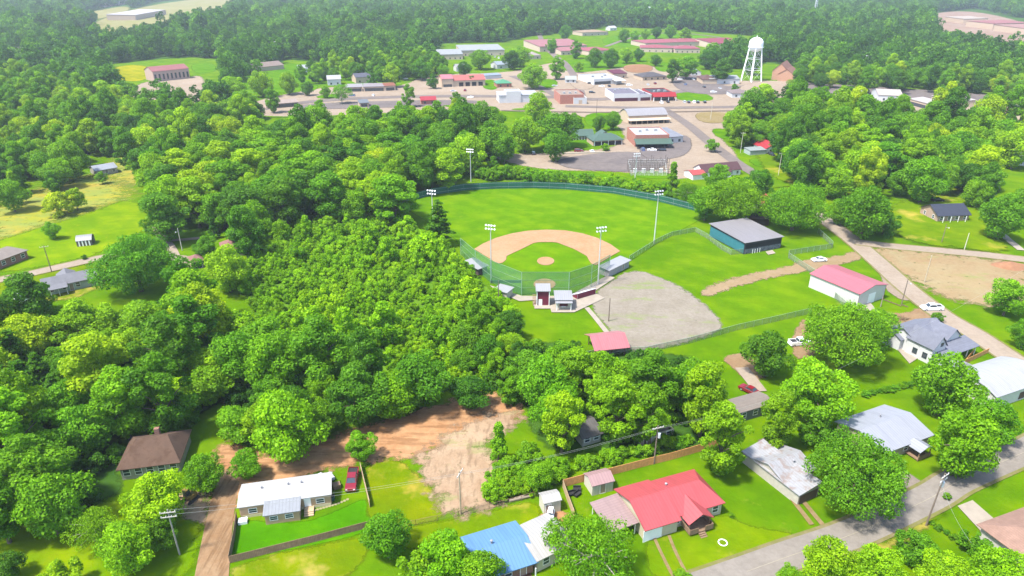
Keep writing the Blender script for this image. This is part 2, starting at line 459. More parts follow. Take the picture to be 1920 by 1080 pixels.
KH = dict(round=11, tall=14, spread=14, small=6, open=13, cone=9, shrub=2.7, bushy=5.5, pine=18)
NAME = dict(pine='pine_tree', cone='conifer_tree', shrub='shrub', bushy='shrub')
NT = [0]
def put_tree(kind, x, y, wm, tone, label, group=None, hf=1., var=None, cat=None, name=None):
    ps = PROTO[kind]; cm, tm, w0, h0 = ps[(NT[0] if var is None else var) % len(ps)]; NT[0] += 1
    s = wm/w0; r = random.uniform(0, 2*PI); hf = min(hf, 18.5/(h0*s)) if kind != 'pine' else hf
    t = thing(name or NAME.get(kind, 'broadleaf_tree'), label, cat or ('shrub' if kind in ('shrub', 'bushy') else 'tree'), (x, y, 0), r, group)
    t.scale = (s*random.uniform(.94, 1.06), s*random.uniform(.94, 1.06), s*hf)
    c = bpy.data.objects.new('crown', cm); C.objects.link(c); c.parent = t
    q = max(0, min(1, tone)); col = tonecol(q); k = random.uniform(.9, 1.1)
    c.color = (col[0]*k*random.uniform(.9, 1.12), col[1]*k, col[2]*k*random.uniform(.8, 1.25), 1)
    b = bpy.data.objects.new('trunk', tm); C.objects.link(b); b.parent = t
    return t
def at_crown(kind, cx, cy, wpx, hf=1.):
    """ground point and width in metres of a tree whose crown shows at (cx,cy), wpx wide"""
    z = 5.
    for _ in range(6):
        p = W(cx, cy, z); wm = .91*wpx/pxm(p); z = .56*KH[kind]*hf*wm/KW[kind]
    return p.x, p.y, wm
def T(cx, cy, wpx, kind, tone, label, group=None, hf=1., var=None):
    x, y, wm = at_crown(kind, cx, cy, wpx, hf); TAKEN.append((x, y, wm*.42))
    return put_tree(kind, x, y, wm, tone, label, group, hf, var)
TAKEN = []      # discs already covered (trees, houses)
CAND = []       # woodland trees waiting: (size in px, kind, x, y, width, tone, label, group, hf)
def keep_clear(px, py, r, z=0):
    p = W(px, py, z); TAKEN.append((p.x, p.y, r))
def wood(poly, spacing, wr, tones, label, group, kinds=('round', 'tall'), z=6., hfr=(.85, 1.2), seed=1, tries=30):
    P = poly_w(poly, z); rg = np.random.default_rng(seed); mn, mx = P.min(0), P.max(0)
    n = int((mx-mn).prod()/spacing**2*tries/4)
    q = rg.uniform(mn, mx, (n, 2)); q = q[inside(P, q)]
    got = []; cell = {}; rad = spacing*.82
    for x, y in q:
        kx, ky = int(x//rad), int(y//rad); ok = True
        for i in (-1, 0, 1):
            for j in (-1, 0, 1):
                for a, b in cell.get((kx+i, ky+j), ()):
                    if (a-x)**2+(b-y)**2 < rad*rad: ok = False
        if not ok: continue
        if any((a-x)**2+(b-y)**2 < (r+spacing*.22)**2 for a, b, r in TAKEN): continue
        cell.setdefault((kx, ky), []).append((x, y))
        wm = rg.uniform(*wr); k = kinds[rg.integers(len(kinds))]
        if k == 'shrub': wm *= .6
        if k in ('small', 'cone', 'pine'): wm *= .7
        t = tones[0]+(tones[1]-tones[0])*rg.beta(1.05, 1.15)
        CAND.append((wm*pxm((x, y, 5)), k, x, y, wm, t, label, group, rg.uniform(*hfr)))
def flush_woods(quota, stuff_name, stuff_label):
    CAND.sort(key=lambda c: -c[0]); near, rest = CAND[:quota], CAND[quota:]
    for s, k, x, y, wm, t, lb, g, hf in near: put_tree(k, x, y, wm, t, lb, g, hf)
    return rest
# masses nobody could count: one object that sets copies on its own points
def scatter(name, label, pts, scales, rots, protos, cat=None):
    me = bpy.data.meshes.new(name); n = len(pts)
    me.vertices.add(n); me.vertices.foreach_set('co', np.asarray(pts, np.float32).ravel())
    for nm, ty, val in (('sc', 'FLOAT_VECTOR', scales), ('rz', 'FLOAT', rots), ('pi', 'INT', rng.integers(0, len(protos), n))):
        a = me.attributes.new(nm, ty, 'POINT')
        a.data.foreach_set('vector' if ty == 'FLOAT_VECTOR' else 'value', np.asarray(val, np.int32 if ty == 'INT' else np.float32).ravel())
    col = bpy.data.collections.new(name+'_kinds')
    for i, m in enumerate(protos): col.objects.link(bpy.data.objects.new('%s_kind_%02d' % (name, i), m))
    o = bpy.data.objects.new(name, me); C.objects.link(o)
    g = bpy.data.node_groups.new(name, 'GeometryNodeTree')
    g.interface.new_socket('Geometry', in_out='INPUT', socket_type='NodeSocketGeometry'); g.interface.new_socket('Geometry', in_out='OUTPUT', socket_type='NodeSocketGeometry')
    gi = g.nodes.new('NodeGroupInput'); go = g.nodes.new('NodeGroupOutput'); ip = g.nodes.new('GeometryNodeInstanceOnPoints'); ci = g.nodes.new('GeometryNodeCollectionInfo')
    ci.inputs['Collection'].default_value = col; ci.inputs['Separate Children'].default_value = True; ci.inputs['Reset Children'].default_value = True
    def na(nm, ty):
        q = g.nodes.new('GeometryNodeInputNamedAttribute'); q.data_type = ty; q.inputs['Name'].default_value = nm; return q.outputs['Attribute']
    cx = g.nodes.new('ShaderNodeCombineXYZ'); e2 = g.nodes.new('FunctionNodeEulerToRotation')
    L = g.links.new
    L(na('rz', 'FLOAT'), cx.inputs[2]); L(cx.outputs[0], e2.inputs[0]); L(e2.outputs[0], ip.inputs['Rotation'])
    L(na('sc', 'FLOAT_VECTOR'), ip.inputs['Scale']); L(na('pi', 'INT'), ip.inputs['Instance Index']); ip.inputs['Pick Instance'].default_value = True
    L(gi.outputs[0], ip.inputs['Points']); L(ci.outputs[0], ip.inputs['Instance']); L(ip.outputs[0], go.inputs[0])
    md = o.modifiers.new('scatter', 'NODES'); md.node_group = g
    o['kind'] = 'stuff'; o['label'] = label
    if cat: o['category'] = cat
    return o
def recolour(me, mat, name):
    m = me.copy(); m.name = name; m.materials.clear(); m.materials.append(mat); return m
def fused(kind, i, mat, name):
    """crown and trunk of a proto as one mesh (for the uncountable masses)"""
    cm, tm, w0, h0 = PROTO[kind][i]
    m = cm.copy(); m.name = name; m.materials.clear(); m.materials.append(mat); return m, w0, h0
# ------------------------------------------------------------------ buildings
GLASS = glassy('window_glass')
WHITE = plain('white_paint', (.72, .72, .69), .6, .12)
TRIM = plain('white_trim', (.78, .78, .76), .55, .08)
STEEL = plain('galvanised_steel', (.42, .44, .45), .4, .15, metal=.5)
WOOD = plain('weathered_wood', (.23, .15, .09), .9, .3, 2., kind='plank')
NEWWOOD = plain('cedar_boards', (.66, .31, .11), .85, .25, 2., kind='plank')
PALEWOOD = plain('pale_boards', (.45, .33, .2), .85, .25, 2., kind='plank')
CONC = plain('concrete', (.26, .225, .18), .9, .18, .6)
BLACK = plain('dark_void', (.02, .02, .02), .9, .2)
def pr(l, w=None):
    d = {'asph': ((.24, .24, .25), 'shingle')}; return d[l]
def roof_tops(x0, x1, y0, y1, h, typ, rh, oh, inset=None):
    """top sheet polygons of a roof over the wall rectangle; returns polygons with z at the wall top plane"""
    X0, X1, Y0, Y1 = x0-oh, x1+oh, y0-oh, y1+oh
    if typ == 'gx':
        s = rh/((y1-y0)/2); e = h-s*oh; ym = (y0+y1)/2
        return [[(X0, Y0, e), (X1, Y0, e), (X1, ym, h+rh), (X0, ym, h+rh)], [(X0, ym, h+rh), (X1, ym, h+rh), (X1, Y1, e), (X0, Y1, e)]]
    if typ == 'gy':
        s = rh/((x1-x0)/2); e = h-s*oh; xm = (x0+x1)/2
        return [[(X0, Y0, e), (xm, Y0, h+rh), (xm, Y1, h+rh), (X0, Y1, e)], [(xm, Y0, h+rh), (X1, Y0, e), (X1, Y1, e), (xm, Y1, h+rh)]]
    if typ == 'hip':
        ym = (Y0+Y1)/2; i = min((X1-X0)/2*.98, (Y1-Y0)/2) if inset is None else inset; e = h-.1
        return [[(X0, Y0, e), (X1, Y0, e), (X1-i, ym, h+rh), (X0+i, ym, h+rh)], [(X0+i, ym, h+rh), (X1-i, ym, h+rh), (X1, Y1, e), (X0, Y1, e)],
                [(X0, Y1, e), (X0, Y0, e), (X0+i, ym, h+rh)], [(X1, Y0, e), (X1, Y1, e), (X1-i, ym, h+rh)]]
    if typ == 'hipr':   # gable on the left, hip on the right
        ym = (Y0+Y1)/2; i = (Y1-Y0)/2 if inset is None else inset; e = h-.1
        return [[(X0, Y0, e), (X1, Y0, e), (X1-i, ym, h+rh), (X0, ym, h+rh)], [(X0, ym, h+rh), (X1-i, ym, h+rh), (X1, Y1, e), (X0, Y1, e)], [(X1, Y0, e), (X1, Y1, e), (X1-i, ym, h+rh)]]
    if typ == 'shed':
        return [[(X0, Y0, h+.02), (X1, Y0, h+.02), (X1, Y1, h+rh), (X0, Y1, h+rh)]]
    if typ == 'shedx':
        return [[(X0, Y0, h+.02), (X1, Y0, h+rh), (X1, Y1, h+rh), (X0, Y1, h+.02)]]
    if typ == 'arch':
        n = 10; ps = []
        for i in range(n+1):
            t = i/n; ps.append((Y0+(Y1-Y0)*t, h+rh*math.sin(PI*t)))
        return [[(X0, ps[i][0], ps[i][1]), (X1, ps[i][0], ps[i][1]), (X1, ps[i+1][0], ps[i+1][1]), (X0, ps[i+1][0], ps[i+1][1])] for i in range(n)]
    return [[(X0, Y0, h+.03), (X1, Y0, h+.03), (X1, Y1, h+.03), (X0, Y1, h+.03)]]
def vol(root, x0, x1, y0, y1, h, roof, rh, wallm, roofm, oh=.4, z0=-.2, th=.16, inset=None, roofname='roof', wallname='wall'):
    if wallm:
        m = MB()
        if roof == 'gx': m.prism([(y0, z0), (y1, z0), (y1, h), ((y0+y1)/2, h+rh-.06), (y0, h)], 'x', x0, x1)
        elif roof == 'gy': m.prism([(x0, z0), (x1, z0), (x1, h), ((x0+x1)/2, h+rh-.06), (x0, h)], 'y', y0, y1)
        elif roof == 'hipr': m.prism([(y0, z0), (y1, z0), (y1, h-.15), ((y0+y1)/2, h+rh-.2), (y0, h-.15)], 'x', x0, x0+.3); m.box(x0+.3, x1, y0, y1, z0, h-.15)
        elif roof == 'shed': m.prism([(y0, z0), (y1, z0), (y1, h+rh-.25), (y0, h-.2)], 'x', x0, x1)
        elif roof == 'shedx': m.prism([(x0, z0), (x1, z0), (x1, h+rh-.25), (x0, h-.2)], 'y', y0, y1)
        elif roof == 'arch':
            n = 10; m.prism([(y0, z0)]+[(y1, z0)]+[(y1-(y1-y0)*i/n, h-.2+rh*.94*math.sin(PI*i/n)) for i in range(n+1)], 'x', x0, x1)
        elif roof == 'flat':
            w = .25
            for a in ((x0, x1, y0, y0+w), (x0, x1, y1-w, y1), (x0, x0+w, y0+w, y1-w), (x1-w, x1, y0+w, y1-w)): m.box(*a, z0, h)
        else: m.box(x0, x1, y0, y1, z0, h-.15)
        m.build(wallname, wallm, root)
    if roofm:
        m = MB()
        if roof == 'flat': m.box(x0+.25, x1-.25, y0+.25, y1-.25, h-.9, h-.45)
        else:
            tops = roof_tops(x0, x1, y0, y1, h, roof, rh, oh, inset)
            m.solid([[(p[0], p[1], p[2]+th) for p in q] for q in tops], th-.02)
        return m.build(roofname, roofm, root)
def opening(root, side, t, zb, w, hh, rect, name='window', pane=None, frame=None, simple=False):
    """a window or door standing 4 cm proud of a wall of the rectangle rect=(x0,x1,y0,y1)"""
    x0, x1, y0, y1 = rect; f = .07; fr = frame or TRIM
    if side in 'fb':
        c = x0+(x1-x0)*t; y = y0 if side == 'f' else y1; s = -1 if side == 'f' else 1
        B = lambda m, a0, a1, z0, z1, p0, p1: m.box(c+a0, c+a1, min(y+s*p0, y+s*p1), max(y+s*p0, y+s*p1), z0, z1)
    else:
        c = y0+(y1-y0)*t; x = x0 if side == 'l' else x1; s = -1 if side == 'l' else 1
        B = lambda m, a0, a1, z0, z1, p0, p1: m.box(min(x+s*p0, x+s*p1), max(x+s*p0, x+s*p1), c+a0, c+a1, z0, z1)
    m = MB()
    if simple:
        B(m, -w/2, w/2, zb, zb+hh, -.02, .05); return m.build(name, pane or GLASS, root)
    for a in ((-w/2-f, -w/2, zb-f, zb+hh+f), (w/2, w/2+f, zb-f, zb+hh+f), (-w/2, w/2, zb-f, zb), (-w/2, w/2, zb+hh, zb+hh+f)): B(m, *a, -.02, .06)
    if name == 'window': B(m, -w/2, w/2, zb+hh*.47, zb+hh*.53, -.02, .05)
    o = m.build(name, fr, root)
    q = MB(); B(q, -w/2, w/2, zb, zb+hh, -.02, .03); q.build('pane' if name == 'window' else 'panel', pane or GLASS, o)
    return o
def frame_of(A, B, dep, zpx=0.):
    a, b = W(*A, zpx), W(*B, zpx); d = b-a; L = math.hypot(d.x, d.y); rz = math.atan2(d.y, d.x)
    n = Vector((-math.sin(rz), math.cos(rz), 0)); c = (a+b)/2+n*dep/2
    return L, rz, Vector((c.x, c.y, 0))
def house(name, label, A, B, dep, h, roof='gx', rh=1.6, wall=WHITE, roofm=None, cat='house', zpx=0., oh=.4, wf=0, wl=0, wr=0, door=None, simple=False,
          wsize=(1.1, 1.3), zb=.9, group=None, inset=None, clear=True, gdoors=(), doorm=None, extra=None):
    L, rz, c = frame_of(A, B, dep, zpx)
    t = thing(name, label, cat, c, rz, group)
    x0, x1, y0, y1 = -L/2, L/2, -dep/2, dep/2; rect = (x0, x1, y0, y1)
    vol(t, x0, x1, y0, y1, h, roof, rh, wall, roofm, oh, inset=inset)
    for i in range(wf):
        tt = (i+.5)/wf
        if door is not None and abs(tt-door)*L < 1.5: continue
        if any(abs(tt-g[0])*L < g[1]/2+1 for g in gdoors): continue
        opening(t, 'f', tt, zb, *wsize, rect, simple=simple)
    for i in range(wl): opening(t, 'l', (i+.5)/wl, zb, *wsize, rect, simple=simple)
    for i in range(wr): opening(t, 'r', (i+.5)/wr, zb, *wsize, rect, simple=simple)
    if door is not None: opening(t, 'f', door, .1, 1.0, 2.05, rect, 'door', doorm or plain('door_paint', (.30, .22, .17), .5), simple=simple)
    for g in gdoors: opening(t, 'f', g[0], .05, g[1], g[2], rect, 'garage_door', g[3] if len(g) > 3 else plain('garage_door_paint', (.75, .77, .76), .5, .06), simple=simple)
    if clear: TAKEN.append((c.x, c.y, max(L, dep)*.5))
    if extra: extra(t, x0, x1, y0, y1)
    return t
def roof_vent(root, x, y, z, r=.16):
    MB().lathe([(r, z-.5), (r, z+.35), (r*1.5, z+.36), (r*1.5, z+.5), (r*.5, z+.6)], 8, (x, y)).build('roof_vent', plain('vent_grey', (.25, .25, .27), .6), root)
# ------------------------------------------------------------------ fences
def fence(name, label, pts, h, mat, postm, px=True, gap=2.6, cat='fence', rails=True, th=.03, post=.04, closed=False, group=None, board=False):
    P = [Vector((*W(*p)[:2], 0)) for p in pts] if px else [Vector((p[0], p[1], 0)) for p in pts]
    c = sum(P, Vector())/len(P); t = thing(name, label, cat, c, 0, group)
    m = MB(); q = MB(); r = MB()
    for a, b in zip(P, P[1:]):
        d = b-a; L = d.length; u = d/L; n = Vector((-u.y, u.x, 0)); a = a-c; b = b-c
        k = len(m.v)
        for p in (a-n*th, b-n*th, b+n*th, a+n*th): m.v += [(p.x, p.y, .04)]
        for p in (a-n*th, b-n*th, b+n*th, a+n*th): m.v += [(p.x, p.y, h)]
        if board: m.f += [[k+i for i in s] for s in ((0, 1, 5, 4), (1, 2, 6, 5), (2, 3, 7, 6), (3, 0, 4, 7), (4, 5, 6, 7))]
        else: m.f += [[k, k+1, k+5, k+4]]
        for i in range(max(1, int(L/gap))+1):
            p = a+u*min(L, i*L/max(1, int(L/gap))); q.tube((p.x, p.y, -.2), (p.x, p.y, h+.06), post, post, 5)
        if rails:
            for z in ((h,) if not board else (h*.3, h*.85)): r.tube((a.x, a.y, z+.02), (b.x, b.y, z+.02), .03 if not board else .05, None, 4)
    m.build('panel', mat, t); q.build('posts', postm, t)['kind'] = 'stuff'
    if rails: r.build('rail', postm, t)
    return t
def hwall(root, a, b): pass
# ------------------------------------------------------------------ poles
def light_pole(px, py, H, label, rz=0., group='floodlight poles round the ball field', n=4, rows=2):
    p = W(px, py); t = thing('floodlight_pole', label, 'light pole', p, rz, group)
    MB().tube((0, 0, -.3), (0, 0, H), .24, .12, 8).build('pole', plain('pole_steel', (.55, .56, .55), .45, .1, metal=.3), t)
    m = MB()
    for r in range(rows): m.box(-1.5, 1.5, -.07, .07, H-.35-1.1*r, H-.2-1.1*r)
    m.build('crossarm', STEEL, t)
    for r in range(rows):
        for i in range(n):
            x = -1.35+2.7*i/(n-1); z = H-.05-1.1*r
            l = MB(); l.lathe([(.08, z-.05), (.15, z+.1), (.27, z+.3), (.29, z+.4)], 10, (x, 0)); o = l.build('lamp', plain('lamp_housing', (.42, .43, .43), .3, .05), t)
            for v in o.data.vertices:   # tip the reflector forward and down
                y = v.co.y; zz = v.co.z-z; v.co.y = -zz*.8+y*.6; v.co.z = z-zz*.35+y*.8
    return t
def utility_pole(px, py, H, label, arms=1, rz=0., lean=(0, 0), col=(.17, .13, .10), group=None, lamp=False, transformer=False):
    p = W(px, py); t = thing('utility_pole', label, 'utility pole', p, rz, group)
    t.rotation_euler = (lean[0], lean[1], rz)
    MB().tube((0, 0, -.4), (0, 0, H), .16, .10, 8).build('pole', plain('pole_wood_%d' % int(col[0]*100), col, .95, .3, 3), t)
    for k in range(arms):
        z = H-.5-.9*k; o = MB().box(-1.2, 1.2, -.2, -.08, z-.07, z+.07).build('crossarm', plain('crossarm_wood', (.40, .37, .33), .9, .2), t)
        for x in (-1.1, -.4, .4, 1.1): MB().lathe([(.05, z+.07), (.07, z+.14), (.04, z+.2), (.06, z+.27)], 6, (x, -.14)).build('insulator', plain('porcelain', (.6, .6, .58), .3), o)
    if transformer: MB().lathe([(.28, H-2.9), (.3, H-2.8), (.3, H-1.9), (.2, H-1.8)], 10, (.48, 0)).build('transformer', plain('transformer_grey', (.5, .52, .53), .5), t)
    if lamp:
        MB().tube((0, -.1, H-1.2), (0, -1.6, H-.7), .05).build('lamp_arm', STEEL, t)
        MB().lathe([(.1, H-.95), (.22, H-.8), (.12, H-.6)], 8, (0, -1.7)).build('lamp', plain('lamp_housing', (.42, .43, .43), .3, .05), t)
    return t
def wire(label, a, b, sag=.8, r=.015, col=(.26, .27, .25)):
    """a span of line between two points (px, py, height)"""
    A, B = W(*a[:2])+Vector((0, 0, a[2])), W(*b[:2])+Vector((0, 0, b[2])); m = MB(); n = 14; c = (A+B)/2; c.z = 0
    P = [A.lerp(B, i/n)-Vector((0, 0, sag*4*(i/n)*(1-i/n)))-c for i in range(n+1)]
    for p, q in zip(P, P[1:]): m.tube(p, q, r, None, 4)
    o = m.build('power_line', plain('line_%d' % int(col[0]*100), col, .5, .1)); o.location = c
    return tag(o, label, 'cable')
# ------------------------------------------------------------------ vehicles
TYRE = plain('tyre_rubber', (.03, .03, .03), .8, .2); RIM = plain('wheel_rim', (.5, .5, .52), .3, .1, metal=.6)
HEADL = plain('headlight_glass', (.7, .7, .66), .15, .05); TAILL = plain('tail_light', (.35, .02, .02), .2, .05)
def vehicle(kind, name, label, px, py, ang, paint, cat='car', group=None, loc=None):
    """ang: heading (nose) in degrees, world; kinds: sedan, suv, pickup"""
    p = loc or W(px, py); t = thing(name, label, cat, (p[0], p[1], .02), R(ang), group)
    L, w = {'sedan': (4.7, 1.82), 'suv': (4.8, 1.9), 'pickup': (5.7, 1.98), 'golf': (2.6, 1.25)}[kind]; x0, x1 = -L/2, L/2; h0 = .95 if kind == 'sedan' else 1.08
    m = MB(); body = [(x0, .35), (x1-.1, .32), (x1, .5), (x1-.03, h0-.2), (x1-.25, h0-.1), (x1-1.25, h0+.02), (x0+(.9 if kind == 'sedan' else .1), h0+.04), (x0+.05, h0-.05)]
    n = len(body)
    for y, s in ((-w/2, .0), (-w/2+.08, .06), (w/2-.08, .06), (w/2, .0)):
        for q, z in body: m.v.append((q, y, z+(s if z > .6 else -s*.4)))
    m.f.append(list(range(n))); m.f.append([3*n+i for i in range(n)][::-1])
    for k in range(3):
        for i in range(n): j = (i+1) % n; m.f.append([k*n+i, (k+1)*n+i, (k+1)*n+j, k*n+j])
    b = m.build('body', paint, t)
    if kind == 'sedan': c0, c1, t0, t1, H = x0+.75, x1-1.35, x0+1.45, x1-2.15, 1.45
    elif kind == 'suv': c0, c1, t0, t1, H = x0+.08, x1-1.3, x0+.35, x1-1.95, 1.75
    else: c0, c1, t0, t1, H = x0+1.95, x1-1.35, x0+2.2, x1-2.05, 1.85
    g = MB(); a, c = w/2-.1, w/2-.28; z0 = h0+.05
    g.v = [(c0, -a, z0), (c1, -a, z0), (c1, a, z0), (c0, a, z0), (t0, -c, H), (t1, -c, H), (t1, c, H), (t0, c, H)]
    g.f = [[3, 2, 1, 0], [4, 5, 6, 7], [0, 1, 5, 4], [1, 2, 6, 5], [2, 3, 7, 6], [3, 0, 4, 7]]; g.build('cabin_glass', GLASS, t)
    r = MB().box(t0-.05, t1+.05, -c-.04, c+.04, H-.01, H+.05); 
    for q in ((c0, t0), (c1, t1)):
        for y, y2 in ((-a, -c), (a, c)): r.tube((q[0], y, z0), (q[1], y2, H), .05, None, 4)
    r.build('cabin_roof', paint, t)
    if kind == 'pickup':
        MB().box(x0+.12, c0-.1, -w/2+.16, w/2-.16, h0+.08, h0+.13).build('truck_bed', BLACK, t)
        s = MB(); s.box(x0+.05, c0-.02, -w/2+.02, -w/2+.15, h0, h0+.3); s.box(x0+.05, c0-.02, w/2-.15, w/2-.02, h0, h0+.3); s.box(x0+.03, x0+.12, -w/2+.15, w/2-.15, h0-.1, h0+.3); s.build('bed_sides', paint, t)
    for x in (x0+.85, x1-.9):
        for s in (-1, 1):
            y = s*(w/2-.1); q = MB().tube((x, y-.11, .34), (x, y+.11, .34), .35, .35, 14).build('wheel', TYRE, t)
            MB().tube((x, y+s*.10, .34), (x, y+s*.125, .34), .2, .2, 10).build('rim', RIM, q)
    for s in (-1, 1):
        MB().box(x1-.09, x1+.012, s*(w/2-.3)-.17, s*(w/2-.3)+.17, h0-.38, h0-.2).build('headlight', HEADL, t)
        MB().box(x0-.012, x0+.06, s*(w/2-.2)-.1, s*(w/2-.2)+.1, h0-.35, h0-.12).build('tail_light', TAILL, t)
    return t
PW = plain('white_car_paint', (.78, .78, .78), .2, .04, sp=.6); PR = plain('red_car_paint', (.17, .008, .016), .2, .1, sp=.6); PS = plain('silver_car_paint', (.45, .46, .48), .2, .06, sp=.6)
PK = plain('black_car_paint', (.02, .02, .025), .15, .1, sp=.6); PB = plain('blue_car_paint', (.10, .14, .25), .2, .1, sp=.6)
def slab(name, label, A, B, dep, z0, z1, mat, cat, zpx=0):
    L, rz, c = frame_of(A, B, dep, zpx); o = MB().box(-L/2, L/2, -dep/2, dep/2, z0, z1).build(name, mat); o.location = c; o.rotation_euler = (0, 0, rz)
    return tag(o, label, cat)
# ================================================================== THE PLACE
KX = 3.2
def S(r, g, b, k=None):
    f = lambda c: ((c/255+.055)/1.055)**2.4 if c > 10 else c/255/12.92
    return tuple(min(.82, f(c)/(k or KX)) for c in (r, g, b))
# ------------------------------------------------------------------ ground
g = raw_mesh('ground', [(-9000, -600, 0), (9000, -600, 0), (9000, 14000, 0), (-9000, 14000, 0)], [(0, 1, 2, 3)], ground_mat('ground_grass', rag=None)); g['kind'] = 'structure'
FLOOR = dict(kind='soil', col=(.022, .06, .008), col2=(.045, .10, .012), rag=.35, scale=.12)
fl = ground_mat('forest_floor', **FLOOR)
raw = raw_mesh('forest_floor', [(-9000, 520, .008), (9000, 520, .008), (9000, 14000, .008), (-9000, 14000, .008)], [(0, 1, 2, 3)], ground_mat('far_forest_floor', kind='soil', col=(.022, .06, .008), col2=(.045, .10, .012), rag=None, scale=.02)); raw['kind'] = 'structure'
W1 = [(-60, 625), (60, 604), (150, 602), (255, 576), (330, 558), (400, 582), (470, 600), (520, 660), (560, 700), (640, 690), (760, 720), (860, 716), (950, 696), (972, 712), (975, 728), (930, 720), (850, 726), (740, 748), (690, 768), (640, 776), (560, 822), (500, 822), (440, 800), (430, 740), (405, 760), (345, 795), (230, 800), (215, 885), (240, 915), (180, 950), (60, 970), (-80, 1010)]
W2 = [(275, 345), (300, 300), (380, 262), (470, 256), (600, 250), (720, 240), (800, 236), (880, 240), (890, 305), (840, 335), (760, 345), (740, 395), (640, 400), (560, 395), (510, 430), (455, 470), (430, 425), (360, 412), (310, 425), (292, 385)]
W3 = [(-60, 150), (60, 140), (200, 175), (235, 204), (330, 212), (440, 204), (470, 212), (480, 225), (390, 238), (310, 265), (270, 320), (235, 300), (225, 265), (165, 285), (130, 330), (60, 330), (-60, 370)]
W6 = [(1372, 232), (1400, 222), (1500, 220), (1620, 226), (1800, 234), (1950, 242), (1950, 275), (1900, 300), (1870, 290), (1850, 310), (1880, 345), (1860, 380), (1790, 340), (1760, 352), (1690, 345), (1620, 352), (1540, 350), (1480, 335), (1470, 290), (1480, 262), (1420, 255), (1385, 262)]
THICK = [(470, 455), (520, 420), (600, 405), (690, 400), (745, 405), (800, 440), (855, 470), (880, 510), (915, 540), (950, 560), (975, 600), (985, 650), (960, 690), (880, 715), (800, 722), (700, 715), (610, 700), (545, 690), (500, 640), (480, 590), (455, 540)]
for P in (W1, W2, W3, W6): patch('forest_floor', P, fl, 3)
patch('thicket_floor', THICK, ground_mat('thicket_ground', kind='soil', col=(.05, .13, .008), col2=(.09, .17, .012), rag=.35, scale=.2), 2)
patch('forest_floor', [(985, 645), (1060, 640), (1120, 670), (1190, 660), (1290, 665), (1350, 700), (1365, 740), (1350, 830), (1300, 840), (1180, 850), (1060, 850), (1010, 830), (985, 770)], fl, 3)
MEADOW = ground_mat('dry_meadow', kind='soil', col=S(205, 205, 50, 2.8), col2=S(222, 196, 96, 2.8), rag=1., scale=.05, weeds=1., soft=.35)
BRIGHT = ground_mat('yellow_green_lawn', tint=(1.5, 1.24, .6), rag=.35)  # lawn with a brighter, yellower tint than the base grass
LUSH = ground_mat('mown_lawn', tint=(.82, 1.0, .8), rag=.25)
DULL = ground_mat('worn_lawn', tint=(1.35, 1.0, 1.2), dry=.3, rag=.4)
patch('meadow', [(-40, 395), (30, 370), (140, 335), (200, 325), (240, 345), (235, 375), (160, 400), (90, 425), (-40, 470)], MEADOW, 9)
patch('meadow', [(195, 320), (225, 300), (235, 262), (265, 262), (290, 290), (275, 335), (230, 350)], MEADOW, 7)
patch('lawn', [(-60, 470), (80, 425), (170, 400), (240, 370), (285, 400), (285, 425), (230, 450), (170, 485), (-60, 522)], BRIGHT, 4)
patch('lawn', [(-60, 535), (60, 515), (190, 490), (200, 545), (60, 575), (-60, 590)], DULL, 3)
patch('lawn', [(300, 448), (350, 428), (405, 425), (420, 445), (350, 450)], LUSH, 2)
patch('lawn', [(20, 985), (180, 945), (330, 910), (385, 930), (375, 1010), (360, 1100), (-60, 1110), (-60, 1010)], BRIGHT, 3)
patch('lawn', [(445, 972), (560, 985), (640, 955), (690, 930), (700, 975), (690, 1003), (440, 1052), (436, 1010)], ground_mat('deep_lawn', tint=(.72, 1.12, .6), rag=.2), 1)
patch('lawn', [(690, 862), (760, 862), (850, 960), (800, 985), (690, 990), (688, 920)], ground_mat('plot_grass', tint=(1.4, 1.0, .8), dry=.4, rag=.4), 1.5)
patch('lawn', [(430, 1062), (560, 1030), (690, 1005), (690, 1040), (650, 1095), (440, 1100)], DULL, 1.5)
patch('lawn', [(700, 1000), (870, 970), (1010, 935), (1015, 975), (970, 1000), (880, 1020), (780, 1040)], ground_mat('yard_grass', tint=(1.35, 1.05, .8), dry=.25, rag=.3), 1.5)
patch('lawn', [(1205, 1015), (1240, 1005), (1360, 960), (1390, 985), (1500, 1000), (1490, 1030), (1330, 1085), (1220, 1090)], ground_mat('front_yard', tint=(1.25, 1.06, .9), dry=.12, rag=.3), 1.5)
patch('lawn', [(1685, 1015), (1560, 1035), (1600, 1060), (1760, 980), (1740, 955)], DULL, 1.5)
patch('mown_field', [(752, 385), (800, 368), (870, 357), (960, 354), (1060, 357), (1150, 365), (1240, 380), (1330, 402), (1290, 425), (1240, 450), (1185, 490), (1150, 500), (1110, 545), (1065, 556), (978, 556), (915, 530), (870, 480), (850, 440), (790, 410)], ground_mat('outfield', tint=(1.04, 1.1, .8), rag=.1), 1, sm=1)
